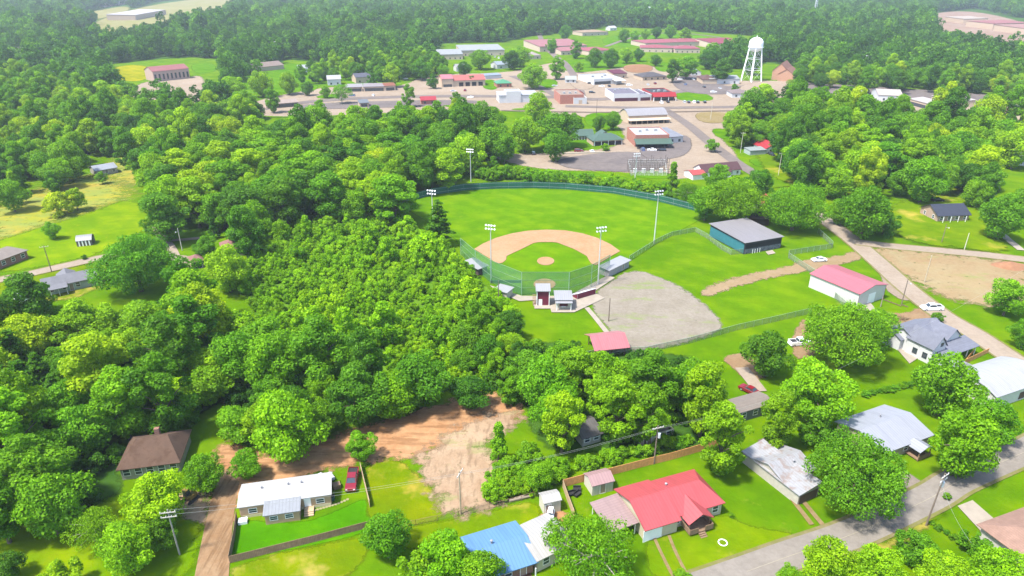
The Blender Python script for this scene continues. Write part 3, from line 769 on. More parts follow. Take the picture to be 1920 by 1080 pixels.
# dirt of the cleared plot and the haul track
RED = ground_mat('red_dirt', kind='soil', col=S(206, 150, 104, 2.3), col2=S(226, 178, 132, 2.3), rag=.9, scale=.18, weeds=.1, soft=.2, tyre=(.12, .7, 1))
TAN = ground_mat('scraped_soil', kind='soil', col=S(210, 176, 142, 2.6), col2=S(224, 194, 160, 2.6), rag=1., scale=.3, weeds=.35, soft=.25, tyre=(.9, .25, 1))
patch('cleared_soil', [(392, 1000), (398, 930), (412, 880), (400, 845), (430, 828), (480, 850), (520, 852), (640, 812), (700, 795), (760, 775), (880, 742), (950, 738), (992, 785), (900, 815), (880, 835), (800, 850), (700, 866), (640, 874), (600, 888), (520, 910), (470, 918), (440, 940), (425, 1000)], RED, 2.2, sm=1)
patch('cleared_soil', [(776, 868), (800, 845), (860, 800), (905, 778), (985, 776), (965, 800), (920, 818), (915, 850), (932, 880), (945, 920), (952, 942), (880, 962), (838, 968), (815, 930), (800, 890)], TAN, 3, sm=1)
patch('cleared_soil', [(318, 935), (345, 925), (392, 925), (388, 985), (340, 965)], TAN, 1.2)
patch('cleared_soil', [(1015, 962), (1060, 955), (1075, 975), (1010, 985)], RED, .8)
ribbon('dirt_road', [(395, 1095), (405, 1020), (415, 960), (428, 905), (440, 880)], [5.2, 4.6, 4.2, 3.6], ground_mat('dirt_track', kind='soil', col=S(204, 160, 118), col2=S(222, 186, 146), rag=None, scale=.4, tyre=(1.4, .1, 1)))
patch('trail', [(420, 700), (430, 700), (437, 760), (438, 832), (422, 832), (424, 760)], ground_mat('trail_soil', kind='soil', col=S(150, 140, 70), col2=S(190, 150, 100), rag=.8, scale=.5, weeds=.6), 1.6)
# gravel, roads
GRAVEL = ground_mat('gravel', kind='soil', col=S(196, 184, 164), col2=S(212, 200, 182), rag=.7, scale=.2, weeds=.5, soft=.2)
patch('gravel_lot', [(1112, 552), (1150, 525), (1180, 507), (1215, 512), (1262, 530), (1312, 563), (1363, 612), (1330, 630), (1270, 646), (1200, 660), (1165, 650), (1142, 618), (1112, 585)], GRAVEL, 1.2, sm=1)
patch('bare_lot', [(1632, 462), (1700, 466), (1800, 478), (1900, 492), (1935, 500), (1935, 560), (1880, 580), (1830, 570), (1770, 560), (1700, 520), (1640, 482)], ground_mat('bare_clay', kind='soil', col=S(214, 178, 134), col2=S(216, 196, 150), rag=1., scale=.12, weeds=.3, soft=.25), 4)
patch('worn_track', [(1308, 548), (1350, 528), (1400, 515), (1480, 500), (1500, 488), (1590, 478), (1625, 462), (1640, 472), (1600, 492), (1520, 508), (1440, 522), (1370, 540), (1325, 558)], ground_mat('track_soil', kind='soil', col=S(205, 176, 130), col2=S(216, 188, 150), rag=.8, scale=.2), 1.6)
ROAD = ground_mat('worn_asphalt', kind='soil', col=S(182, 172, 160, 2.8), col2=S(196, 186, 174, 2.8), rag=None, scale=.12)
ROADL = ground_mat('pale_road', kind='soil', col=S(206, 186, 164, 2.8), col2=S(214, 196, 176, 2.8), rag=None, scale=.15)
SHO = ground_mat('road_shoulder', kind='soil', col=S(190, 176, 130), col2=S(160, 165, 80), rag=None, scale=.4)
patch('driveway', [(1690, 880), (1715, 895), (1752, 922), (1740, 945), (1700, 940), (1690, 910)], ground_mat('turnout', kind='soil', col=S(184, 168, 156), col2=S(200, 184, 168), rag=.2, scale=.3), .6, sm=1)
patch('driveway', [(1350, 672), (1395, 660), (1420, 680), (1440, 710), (1400, 715), (1375, 690)], ground_mat('yard_soil', kind='soil', col=S(198, 160, 120), col2=S(212, 180, 140), rag=.5, scale=.3), 1)
patch('driveway', [(1480, 650), (1500, 600), (1512, 600), (1520, 640), (1545, 655), (1500, 680)], ground_mat('yard_soil', kind='soil'), 1.2)
patch('driveway', [(1640, 585), (1700, 590), (1740, 570), (1760, 590), (1740, 605), (1690, 620), (1640, 625)], ground_mat('yard_soil', kind='soil'), 1.2)
patch('driveway', [(1663, 490), (1680, 500), (1722, 545), (1700, 570), (1660, 545), (1650, 520)], ground_mat('apron_gravel', kind='soil', col=S(206, 184, 160), col2=S(214, 194, 170), rag=.4, scale=.3), 1.)
patch('driveway', [(325, 480), (365, 480), (372, 505), (340, 522)], ground_mat('apron_gravel', kind='soil'), 1)
for pts, w, m in (([(1300, 1106), (1400, 1071), (1480, 1042), (1600, 1000), (1740, 935), (1800, 900), (1920, 847), (2010, 800)], 5.6, ROAD),
                  ([(1535, 400), (1560, 422), (1600, 452), (1650, 495), (1700, 540), (1765, 590), (1830, 628), (1890, 668), (1960, 712)], 6.4, ROADL),
                  ([(1600, 454), (1680, 463), (1780, 472), (1860, 480), (1960, 492)], 5.2, ROADL),
                  ([(-60, 537), (0, 525), (60, 513), (130, 497), (190, 484), (250, 474)], 4.6, ROADL)):
    ribbon('road_verge', pts, w+1.3, SHO); ribbon('road', pts, w, m)
ribbon('road_marking', [(1400, 1073), (1480, 1044), (1600, 1002), (1740, 937), (1800, 902), (1920, 849)], .12, plain('worn_line', (.24, .21, .16), .9))
sheet('driveway', [(1795, 950), (1823, 939), (1884, 992), (1852, 1012)], CONC)
for o in (-1, 1): ribbon('driveway', [(1478+o*9, 915), (1500+o*9, 945), (1532+o*10, 985)], .9, ground_mat('wheel_tracks', kind='soil', col=S(186, 160, 110), col2=S(206, 180, 136), rag=None, scale=.6))
for o in (0, 28): ribbon('driveway', [(1226+o, 1008-o*.1), (1238+o, 1035), (1258+o, 1075), (1275+o, 1100)], .55, ground_mat('wheel_tracks', kind='soil'))
ribbon('driveway', [(1390, 690), (1410, 715), (1425, 735)], 3.2, ROADL)
sheet('driveway', [(1604, 578), (1630, 566), (1645, 585), (1620, 592)], CONC)
sheet('driveway', [(1663, 634), (1676, 628), (1722, 672), (1705, 683)], CONC)
ribbon('path', [(1668, 632), (1690, 625), (1714, 617)], 1.2, CONC)
ribbon('driveway', [(290, 418), (300, 440), (320, 465), (335, 500), (340, 515)], [2.5, 3, 3.4, 5.5], ROADL)
ribbon('driveway', [(312, 452), (345, 450), (385, 446)], 2.4, ROADL)
ribbon('driveway', [(1915, 470), (1890, 450), (1872, 435), (1845, 425), (1812, 419)], 2.6, CONC)
# ball field ground
LAYER[0] += .01
DIRT = ground_mat('infield_clay', kind='soil', col=S(243, 190, 142), col2=S(250, 204, 160), rag=.06, scale=.15)
arc = [(889, 468), (905, 458), (930, 447), (960, 438.5), (990, 433.5), (1025, 431.5), (1060, 433), (1092, 438.5), (1120, 447), (1145, 459), (1163, 472), (1148, 480), (1130, 491), (1117, 498.5), (1108, 495), (1103, 487), (1100, 481), (1076, 468), (1045, 456), (1036, 455), (1010, 455), (1000, 457), (978, 468), (950, 481), (949, 488), (942, 494), (932, 495), (920, 487), (905, 478)]
patch('infield_dirt', arc, DIRT, .45, cell=.4, sm=0)
patch('pitchers_mound', [(1023+16.5*math.cos(a), 490.5+8*math.sin(a)) for a in np.linspace(0, 6, 16)], DIRT, .4, cell=.35, sm=1)
patch('home_plate_dirt', [(1021+21*math.cos(a), 534+10.5*math.sin(a)) for a in np.linspace(0, 6, 16)], DIRT, .4, cell=.35, sm=1)
sheet('home_plate', [(1020, 533.2), (1022, 533.2), (1022, 534.3), (1021, 535), (1020, 534.3)], TRIM)
sheet('concrete_apron', [(918, 536), (978, 556), (1066, 556), (1140, 517), (1153, 522), (1112, 549), (1134, 560), (1083, 584), (1076, 587), (1034, 587), (1032, 580), (1002, 580), (1002, 564), (974, 566), (932, 548)], CONC)
ribbon('path', [(1100, 578), (1120, 602), (1142, 630)], 1.4, CONC)
sheet('concrete_pad', [(1117, 655), (1124, 643), (1172, 652), (1176, 660), (1120, 667)], CONC)
sheet('concrete_pad', [(1435, 473), (1448, 470), (1454, 476), (1440, 479)], CONC)
# ---- town ground
for pl in ([(440, 222), (460, 150), (540, 112), (640, 122), (745, 150), (800, 130), (815, 108), (830, 82), (940, 80), (1000, 68), (1090, 60), (1130, 50), (1260, 56), (1345, 64), (1420, 68), (1410, 100), (1300, 118), (1350, 135), (1440, 118), (1490, 125), (1530, 140), (1960, 170), (1960, 235), (1640, 212), (1480, 200), (1385, 212), (1390, 262), (1480, 262), (1480, 350), (1290, 370), (900, 325), (890, 215)], [(200, 122), (290, 112), (365, 108), (420, 112), (420, 180), (370, 205), (280, 200), (220, 180)]):
    sheet('town_grass', pl, ground_mat('ground_grass'))
PAVE = ground_mat('town_pavement', kind='soil', col=S(206, 184, 160, 2.9), col2=S(216, 196, 174, 2.9), rag=.35, scale=.06)
patch('pavement', [(455, 220), (470, 192), (540, 176), (640, 160), (745, 167), (800, 140), (960, 137), (1010, 122), (1080, 112), (1200, 122), (1290, 132), (1350, 152), (1480, 152), (1530, 157), (1640, 165), (1960, 190), (1960, 222), (1640, 207), (1500, 197), (1400, 202), (1380, 217), (1385, 247), (1340, 252), (1395, 300), (1345, 312), (1290, 340), (1215, 330), (1160, 322), (1010, 320), (905, 292), (960, 289), (1020, 289), (1180, 277), (1160, 232), (1080, 217), (940, 207), (800, 207), (650, 217)], PAVE, 3)
patch('pavement', [(225, 180), (255, 160), (290, 150), (340, 148), (380, 140), (385, 170), (375, 195), (330, 200), (280, 190)], PAVE, 4)
def far_lawn(pts, m=None, name='lawn', f=2.): patch(name, pts, m or LUSH, f)
for pts in ([(205, 125), (280, 121), (285, 150), (225, 155)],): far_lawn(pts, ground_mat('yellow_lawn', tint=(2.6, 1.3, .4), rag=.2), f=4)
for pts in ([(355, 120), (400, 118), (410, 135), (365, 140)], [(420, 145), (520, 118), (640, 125), (660, 150), (560, 170), (500, 180), (450, 172)], [(640, 140), (745, 145), (740, 160), (650, 162)], [(905, 150), (930, 150), (935, 170), (905, 168)],
            [(995, 150), (1045, 148), (1045, 166), (1000, 166)], [(1045, 112), (1210, 108), (1215, 118), (1150, 130), (1080, 138), (1050, 130)], [(1265, 173), (1318, 173), (1348, 190), (1268, 191)], [(1095, 212), (1168, 212), (1165, 240), (1098, 240)], [(1330, 240), (1380, 245), (1395, 262), (1345, 262)],
            [(1400, 278), (1470, 282), (1470, 290), (1410, 290)], [(1398, 298), (1455, 296), (1462, 315), (1420, 316)], [(905, 312), (1000, 318), (1180, 330), (1170, 345), (930, 330)], [(1060, 262), (1130, 265), (1125, 275), (1070, 280)], [(1190, 318), (1260, 325), (1260, 338), (1190, 335)], [(1130, 68), (1260, 60), (1345, 72), (1310, 82), (1180, 90), (1130, 85)],
            [(590, 180), (640, 176), (640, 184), (600, 187)], [(745, 198), (790, 192), (785, 202), (750, 205)], [(960, 204), (1040, 202), (1040, 207), (960, 208)], [(1000, 170), (1045, 172), (1040, 178)], [(1225, 120), (1262, 118), (1270, 134), (1232, 136)], [(560, 160), (600, 158), (590, 172), (565, 174)], [(825, 188), (890, 190), (885, 205), (830, 202)], [(1795, 157), (1830, 158), (1830, 172), (1795, 170)]): far_lawn(pts)
for pts in ([(1405, 246), (1470, 300), (1530, 345), (1560, 372), (1510, 352), (1430, 330)], [(1500, 345), (1600, 352), (1590, 372), (1530, 372)], [(1670, 385), (1720, 370), (1800, 345), (1860, 370), (1845, 420), (1900, 470), (1860, 474), (1690, 455), (1665, 415)], [(1850, 285), (1920, 280), (1930, 300), (1860, 308)]): far_lawn(pts, ground_mat('pasture', tint=(1.2, 1., .8), dry=.2, rag=.4), f=4)
patch('field', [(150, 60), (200, 30), (300, 6), (430, -8), (440, 12), (380, 36), (300, 54), (215, 68)], ground_mat('far_field', kind='soil', col=S(190, 190, 110), col2=S(205, 195, 140), rag=.3, scale=.02), 12)
patch('field', [(110, 40), (170, 22), (240, 10), (245, 22), (160, 42)], ground_mat('far_field', kind='soil'), 12)
patch('field', [(1740, 24), (1830, 20), (1960, 52), (1960, 104), (1850, 84), (1760, 60)], ground_mat('far_lot', kind='soil', col=S(205, 170, 150), col2=S(215, 190, 170), rag=.3, scale=.02), 10)
patch('field', [(1600, 2), (1720, -4), (1740, 3), (1640, 9)], ground_mat('far_lot', kind='soil'), 14)
ASPH = ground_mat('street_asphalt', kind='soil', col=S(168, 156, 150), col2=S(184, 170, 162), rag=None, scale=.05)
for pts, w in (([(455, 212), (520, 200), (600, 190), (700, 184), (850, 181), (1040, 183), (1120, 187), (1200, 180), (1300, 170), (1400, 163), (1500, 162), (1640, 168), (1780, 178), (1960, 192)], 11), ([(1060, 200), (1200, 203), (1330, 202), (1400, 201)], 8), ([(1245, 205), (1290, 235), (1330, 268), (1370, 298), (1400, 318), (1430, 335)], 6.5),
               ([(960, 143), (1010, 163), (1050, 184)], 7), ([(1010, 62), (1020, 85), (1040, 105), (1060, 120), (1080, 150), (1090, 180)], 7)): ribbon('street', pts, w, ASPH)
patch('parking_lot', [(1035, 300), (1150, 285), (1215, 288), (1260, 300), (1230, 322), (1165, 324), (1060, 318)], ground_mat('lot_asphalt', kind='soil', col=S(158, 148, 146), col2=S(176, 164, 158), rag=.2, scale=.06), 2)
patch('parking_lot', [(1255, 145), (1300, 138), (1350, 160), (1410, 172), (1340, 180), (1270, 172)], ground_mat('lot_asphalt', kind='soil'), 2)
patch('parking_lot', [(1060, 145), (1110, 142), (1120, 165), (1080, 172)], ground_mat('town_pavement', kind='soil'), 2)
patch('parking_lot', [(1470, 160), (1530, 157), (1640, 163), (1800, 174), (1960, 188), (1960, 205), (1820, 200), (1700, 190), (1560, 178)], ground_mat('lot_asphalt', kind='soil'), 3)
patch('parking_lot', [(1200, 265), (1290, 250), (1300, 280), (1270, 300), (1200, 300)], ground_mat('lot_asphalt', kind='soil'), 2)
patch('parking_lot', [(560, 196), (720, 190), (900, 188), (900, 196), (700, 204), (560, 206)], ground_mat('lot_asphalt', kind='soil'), 2)
patch('pitch', [(1212, 74), (1300, 66), (1345, 74), (1320, 80), (1225, 82)], ground_mat('pitch_grass', tint=(.9, 1.15, .9), rag=.05), 3)
ribbon('running_track', [(1135, 88), (1190, 70), (1260, 62), (1345, 70), (1360, 78)], 6, ASPH)
patch('ploughed_ground', [(1165, 122), (1222, 121), (1225, 136), (1175, 138)], ground_mat('infield_red', kind='soil', col=S(200, 150, 115), col2=S(212, 165, 130), rag=.2, scale=.1), 2)
patch('ploughed_ground', [(1300, 210), (1380, 212), (1370, 232), (1310, 232)], ground_mat('dry_grass', kind='soil', col=S(190, 170, 110), col2=S(206, 184, 140), rag=.3, scale=.1), 2)
for dy in (0, 1.2): ribbon('railway_track', [(940, 208+dy), (1100, 211+dy), (1165, 211+dy), (1280, 210+dy), (1410, 208+dy), (1640, 210+dy), (1960, 228+dy)], .9, plain('rail_bed', (.10, .07, .05), .9))
patch('dirt_pile_ground', [(1380, 160), (1460, 152), (1490, 170), (1470, 190), (1400, 185)], PAVE, 2)
LAYER[0] += .01

# ------------------------------------------------------------------ ball park
CHAIN = meshy('chain_link', S(190, 215, 170), .55); NET = meshy('green_net', S(110, 190, 130, 2.6), .5); SCREEN = plain('green_windscreen', S(46, 136, 108, 2.6), .8, .25, .6); POSTG = plain('fence_post_green', (.25, .36, .28), .5)
fence('outfield_fence', 'long curved green windscreen fence round the outfield', [(752, 383), (775, 376), (810, 366), (870, 357), (930, 354), (1000, 353), (1060, 355), (1150, 363), (1235, 378), (1290, 392), (1331, 403)], 3.0, SCREEN, plain('fence_post_grey', (.4, .42, .42), .5), gap=5, board=True)
netp = [(864, 478), (892, 505), (920, 530), (978, 554), (1066, 554), (1108, 539), (1142, 512)]
t = thing('backstop_net', 'tall green see-through net behind home plate on steel posts', 'net', W(1022, 554))
c0 = W(1022, 554)
hts = [6.0, 6.4, 7.4, 7.4, 7.4, 7.4, 6.2]; PT = [W(*p)-c0 for p in netp]
m = MB(); cb = MB(); ps = MB()
for a, b, ha, hb in zip(PT, PT[1:], hts, hts[1:]):
    k = len(m.v); m.v += [(a.x, a.y, .1), (b.x, b.y, .1), (b.x, b.y, hb), (a.x, a.y, ha)]; m.f.append([k, k+1, k+2, k+3])
    for q in (.33, .66, 1.): cb.tube((a.x, a.y, ha*q), (b.x, b.y, hb*q), .075, None, 4)
m.build('net', NET, t); cb.build('cable', plain('pale_cable', S(170, 215, 160), .6, .05), t)
for a, h in zip(PT, hts): MB().tube((a.x, a.y, -.2), (a.x, a.y, h), .09, .08, 6).build('post', POSTG, t)
for a, b in ((2, 3),):
    a, b = PT[a], PT[b]; MB().prism([(-.2, 0), (.1, 0), (.1, 1.0), (-.2, 1.0)], 'x', a.x, b.x).build('base_wall', plain('dark_green_pad', (.04, .09, .06), .8), t).location = (0, a.y-.3, 0)
fence('chain_link_fence', 'pale chain link fence between the dugout and the batting building', [(1180, 489), (1232, 456), (1260, 443), (1303, 435), (1325, 447), (1352, 468), (1370, 478), (1392, 476)], 1.8, CHAIN, POSTG)
fence('chain_link_fence', 'chain link fence zigzagging past the parked white car', [(1533, 437), (1560, 462), (1560, 466), (1478, 479), (1478, 484), (1502, 500), (1540, 525), (1565, 560), (1600, 590)], 1.9, CHAIN, POSTG)
fence('chain_link_fence', 'long chain link fence below the gravel lot and lawn', [(1095, 672), (1130, 664), (1210, 662), (1290, 645), (1380, 620), (1460, 602), (1520, 588)], 1.8, CHAIN, POSTG)
for (px, py, tp, lb) in ((921, 522, 421, 'floodlight pole beside the third base line'), (1121, 534, 425, 'floodlight pole beside the first base line'), (1226, 457, 357, 'floodlight pole by the right field chain link fence'), (814, 452, 356, 'floodlight pole behind the lone pine'), (883, 341, 279, 'floodlight pole beyond left field near the wood'), (1190, 342, 287, 'floodlight pole standing by the substation posts')):
    p = W(px, py); H = 18.
    for _ in range(12):
        y = PX((p.x, p.y, H))[1]; H += (y-tp)/pxm(p)
    light_pole(px, py, H, lb, rz=0.3 if px > 1000 else -.3)
MARO = plain('maroon_panel', S(140, 45, 75, 1.75), .6, .15, kind='ribs'); MROOF = plain('pale_metal_roof', S(222, 222, 226), .45, .06, kind='seam', metal=.0)
CREAM = plain('cream_metal', S(232, 226, 206, 1.75), .6, .08, kind='ribs')
# press box
L, rz, c = frame_of((1006, 574), (1030, 574), 3.0)
t = thing('press_box', 'tall narrow maroon press box with white frame behind home plate', 'press box', c, rz)
x0, x1 = -L/2, L/2
MB().box(x0+.1, x1-.1, -1.4, 1.5, 0, 4.6).build('wall', MARO, t)
MB().solid([[(x0-.3, -1.8, 4.8), (x1+.3, -1.8, 4.8), (x1+.3, 1.9, 5.5), (x0-.3, 1.9, 5.5)]], .2).build('roof', MROOF, t)
for x in (x0, x1-.2): MB().box(x, x+.2, -1.65, -1.42, 0, 4.75).build('frame_post', TRIM, t)
opening(t, 'f', .28, .05, .9, 2.0, (x0+.1, x1-.1, -1.4, 1.5), 'door', TRIM)
MB().box(x0-.9, x0-.05, -1.5, 1.2, 0, .2).build('step', CONC, t)
st = MB()
for i in range(8): st.box(x0-1.1, x0-.15, 1.2-i*.32, 1.5-i*.32, .25+(7-i)*.28, .33+(7-i)*.28)
st.build('stairs', WOOD, t)
def conc_extra(t, x0, x1, y0, y1):
    MB().box(x0+1.0, x1-1.0, y0-.06, y0-.02, 1.0, 2.1).build('serving_hatch', plain('maroon_hatch', (.10, .02, .03), .6), t)
    MB().box(x0+1.6, x1-1.6, y0-.5, y0-.07, .95, 1.03).build('counter', TRIM, t)
    for x in (x0+.1, x1-.3): MB().box(x, x+.2, y0-1.2, y0-1.0, 0, 2.5).build('porch_post', TRIM, t)
    MB().solid([[(x0-.2, y0-1.4, 2.6), (x1+.2, y0-1.4, 2.6), (x1+.2, y0-.05, 2.75), (x0-.2, y0-.05, 2.75)]], .1).build('awning', MROOF, t)
house('concession_stand', 'small white concession stand with serving hatch behind home plate', (1042, 580), (1071, 580), 4.6, 2.9, 'shed', .5, CREAM, MROOF, 'kiosk', wf=0, extra=conc_extra)
# bleachers
L, rz, c = frame_of((1083, 563), (1117, 553), 3.6); rz += PI
t = thing('bleachers', 'maroon and silver bleachers on the concrete beside the concession stand', 'bleachers', c, rz)
MB().prism([(-1.8, .15), (1.6, .15), (1.6, 1.9), (1.4, 1.9)], 'x', -L/2, L/2).build('skirt', MARO, t)
for i in range(5):
    y = -1.6+i*.72; z = .45+i*.36
    MB().box(-L/2-.1, L/2+.1, y, y+.32, z, z+.06).build('bench', plain('aluminium_bench', (.6, .6, .62), .35, .08, metal=.3), t)
    if i: MB().box(-L/2-.1, L/2+.1, y-.42, y-.0, z-.32, z-.27).build('footboard', STEEL, t)
m = MB(); m.tube((-L/2, 1.7, 0), (-L/2, 1.7, 2.9), .04); m.tube((L/2, 1.7, 0), (L/2, 1.7, 2.9), .04)
for z in (2.4, 2.9): m.tube((-L/2, 1.7, z), (L/2, 1.7, z), .035)
m.build('guard_rail', STEEL, t)
def dug_extra(t, x0, x1, y0, y1):
    MB().box(x0+.4, x1-.4, y1-.9, y1-.5, .4, .46).build('bench', PALEWOOD, t)
house('dugout', 'pale roofed dugout beside the first base line', (1141, 520), (1179, 501), 3.4, 2.3, 'shed', .3, plain('dugout_block', S(196, 190, 186, 1.75), .85, .15), MROOF, 'dugout', oh=.5, door=.7, extra=dug_extra)
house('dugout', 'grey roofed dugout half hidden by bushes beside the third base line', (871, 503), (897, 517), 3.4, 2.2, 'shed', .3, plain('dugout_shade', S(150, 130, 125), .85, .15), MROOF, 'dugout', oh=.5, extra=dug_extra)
house('field_shed', 'low white roofed shed beneath the trees left of home plate', (928, 556), (950, 562), 3.2, 2.2, 'shed', .3, CREAM, MROOF, 'shed', clear=False)
# scoreboard
L, rz, c = frame_of((756, 378), (773, 372), .5); t = thing('scoreboard', 'white and maroon scoreboard at the left field fence', 'scoreboard', c, rz)
for x in (-L/2+.4, L/2-.4): MB().tube((x, .3, -.2), (x, .3, 5.6), .12).build('post', STEEL, t)
MB().box(-L/2, L/2, -.1, .15, 2.6, 5.6).build('panel', TRIM, t); MB().box(-L/2+.2, L/2-.2, -.14, -.11, 2.8, 3.7).build('score_strip', MARO, t)
# batting building
def cage_extra(t, x0, x1, y0, y1):
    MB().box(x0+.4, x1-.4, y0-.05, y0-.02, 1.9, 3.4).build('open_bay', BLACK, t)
    MB().box(x0+.2, x1-.2, y0-.09, y0-.06, .1, 1.7).build('mesh_front', meshy('dark_mesh', (.16, .17, .18), .7), t)
    for i in range(4):
        x = x0+3.2+i*1.0; MB().box(x, x+.12, y0-.5, y0-.38, 0, 1.5).build('bollard', TRIM, t)
    MB().box(x0-.06, x0-.02, y0+.2, y1-.2, .3, 3.7).build('side_cladding', plain('teal_cladding', S(66, 140, 150, 1.75), .6, .12, kind='ribs'), t)
house('batting_building', 'grey flat roofed batting building with teal side wall', (1394, 477), (1463, 465), 18.5, 4.1, 'shed', .5, plain('cage_grey', S(96, 98, 100), .8, .2, kind='ribs'), plain('grey_metal_roof', S(198, 192, 196), .5, .05, kind='seamy'), 'building', oh=.5, extra=cage_extra)
# pavilion
def pav_extra(t, x0, x1, y0, y1):
    for x in (x0+.3, 0, x1-.5):
        for y in (y0+.3, y1-.5): MB().box(x, x+.2, y, y+.2, 0, 2.7).build('post', plain('brown_post', (.12, .06, .05), .8), t)
    MB().box(-1.2, 1.2, -.4, .4, .7, .76).build('picnic_table', WOOD, t)
PINK = plain('faded_red_roof', S(240, 150, 156, 2.8), .45, .06, kind='seam'); PINKB = plain('bright_pink_roof', S(250, 146, 158), .45, .04, kind='seam')
house('pavilion', 'open picnic pavilion with a pink metal roof at the lot corner', (1118, 655), (1176, 649), 7.5, 2.7, 'gx', 1.6, None, PINK, 'pavilion', zpx=2.7, extra=pav_extra, oh=.6)
WM = plain('white_metal_wall', S(236, 236, 228, 1.75), .55, .06, kind='ribs')
def bigshed_extra(t, x0, x1, y0, y1):
    opening(t, 'f', .5, .05, 3., 3.0, (x0, x1, y0, y1), 'garage_door', plain('garage_door_paint', (.75, .77, .76), .5, .06))
    for x in (x0, x1-.12): MB().box(x, x+.12, y0-.04, y0-.012, .1, 4.1).build('corner_trim', plain('dark_red_trim', (.20, .03, .05), .6), t)
house('metal_workshop', 'white metal workshop with a low pink gable roof beside the road', (1606, 577), (1656, 559), 16, 4.3, 'gy', 1.3, WM, PINKB, 'building', oh=.35, extra=bigshed_extra, wsize=(1, 1))

# ------------------------------------------------------------------ near houses
SH = lambda n, c: plain(n, c, .9, .2, .9, kind='shingle')
# red roofed house
def red_extra(t, x0, x1, y0, y1):
    rd = plain('pink_red_metal', S(250, 116, 120, 3.0), .45, .05, kind='seam')
    vol(t, x0-.15, x0+6.0, y0-.9, y1+.3, 2.9, 'gx', 1.75, plain('cream_siding', S(226, 216, 186, 1.75), .7, .08, kind='siding'), rd, .45, roofname='garage_roof', wallname='garage_wall')
    opening(t, 'f', .08, .05, 3.4, 2.3, (x0, x1, y0-.92, y1), 'garage_door', plain('garage_door_paint', (.75, .77, .76), .5, .06))
    px = x0+(x1-x0)*.62
    vol(t, px-2.2, px+2.2, y0-2.2, y0+3.5, 2.6, 'gy', 1.35, None, rd, .3, roofname='porch_roof')
    for x in (px-2, px+2): MB().box(x-.08, x+.08, y0-2.1, y0-1.95, 0, 2.5).build('porch_post', WOOD, t)
    MB().box(px-2.3, px+2.3, y0-2.8, y0-.03, .5, .68).build('deck', WOOD, t)
    r = MB()
    for a in ((px-2.3, px-.6, y0-2.8, y0-2.72), (px+.7, px+2.3, y0-2.8, y0-2.72), (px-2.3, px-2.22, y0-2.7, y0-.1), (px+2.22, px+2.3, y0-2.7, y0-.1)): r.box(*a, .68, 1.6)
    r.build('railing', WOOD, t); s = MB()
    for i in range(3): s.box(px-.6, px+.7, y0-3.1-.3*i, y0-2.82-.3*i, .35-.15*i, .45-.15*i)
    s.build('steps', WOOD, t)
    vol(t, x0-5.6, x0-.6, y0+1.0, y1-.5, 2.2, 'shedx', .45, None, plain('patio_roof', S(220, 186, 182), .6, .1, kind='seamy'), .2, roofname='patio_roof')
    for x in (x0-5.4, x0-.9):
        for y in (y0+1.2, y1-.8): MB().box(x, x+.12, y, y+.12, 0, 2.1).build('patio_post', TRIM, t)
    roof_vent(t, 0, 1.5, 4.0)
house('red_roof_house', 'long house with a bright pink red metal roof and brown front deck', (1207, 987), (1354, 943), 8.6, 2.7, 'hipr', 1.9, plain('cream_siding', S(226, 216, 186, 1.75), .7, .08, kind='siding'), plain('pink_red_metal', S(250, 116, 120, 3.0), .45, .05, kind='seam'), zpx=2.5, wf=6, wr=2, extra=red_extra, inset=2.4)
# white mobile home
def mob_extra(t, x0, x1, y0, y1):
    tan = plain('tan_panel', S(214, 178, 140, 1.75), .7, .1, kind='siding')
    a, b = x0+(x1-x0)*.29, x0+(x1-x0)*.66
    vol(t, a, b, y0-2.6, y0-.03, 2.1, 'shed', .55, tan, plain('ribbed_grey_roof', S(206, 210, 216), .4, .1, kind='seam'), .25, roofname='addition_roof', wallname='addition_wall')
    for q in (.25, .7): opening(t, 'f', (a+(b-a)*q-x0)/(x1-x0), .9, 1.2, .8, (x0, x1, y0-2.6, y1))
    opening(t, 'f', .74, .3, 1., 2., (x0, x1, y0, y1), 'door', TRIM)
    opening(t, 'f', .88, .9, 1.3, .9, (x0, x1, y0, y1)); opening(t, 'f', .14, .9, 1.3, .9, (x0, x1, y0, y1))
    MB().box(x0+.1, x1-.1, y0-.06, y0-.02, 0, .55).build('skirting', plain('cream_skirt', S(232, 222, 176, 1.75), .8, .1), t)
    s = MB()
    for i in range(3): s.box(b+.6, b+2.2, y0-1.4-i*.35, y0-.1-i*.35 if i == 0 else y0-1.06-i*.35, .1, .5-.14*i)
    s.build('porch_steps', PALEWOOD, t)
    for x in (x0+3.5, x0+8, x1-5): roof_vent(t, x, .6, 3.0, .13)
house('mobile_home', 'long white roofed mobile home with tan walls and ribbed side addition', (452, 972), (622, 947), 5.6, 2.5, 'gx', .55, plain('tan_panel', S(214, 178, 140, 1.75), .7, .1, kind='siding'), plain('white_membrane_roof', S(252, 250, 250), .55, .05), 'mobile home', oh=.25, extra=mob_extra)
slab('storage_box', 'low white storage box at the corner of the mobile home', (447, 986), (464, 983), 1.1, 0, .7, TRIM, 'box')
# brown hip house
def br_extra(t, x0, x1, y0, y1):
    MB().box(-.4, .5, y1-2.2, y1-1.4, 3.5, 5.4).build('chimney', plain('old_brick', (.2, .1, .07), .9, .2, kind='brick'), t)
house('brown_roof_house', 'old house under a faded brown hip roof swallowed by trees', (224, 880), (334, 866), 9.5, 2.6, 'hip', 2.9, plain('weathered_white', S(196, 192, 176, 1.75), .85, .2, kind='siding'), plain('old_brown_shingle', S(150, 118, 98), .95, .22, .5, kind='shingle', stain=S(120, 90, 70)), zpx=2.5, wf=5, oh=.5, inset=2.8, extra=br_extra)
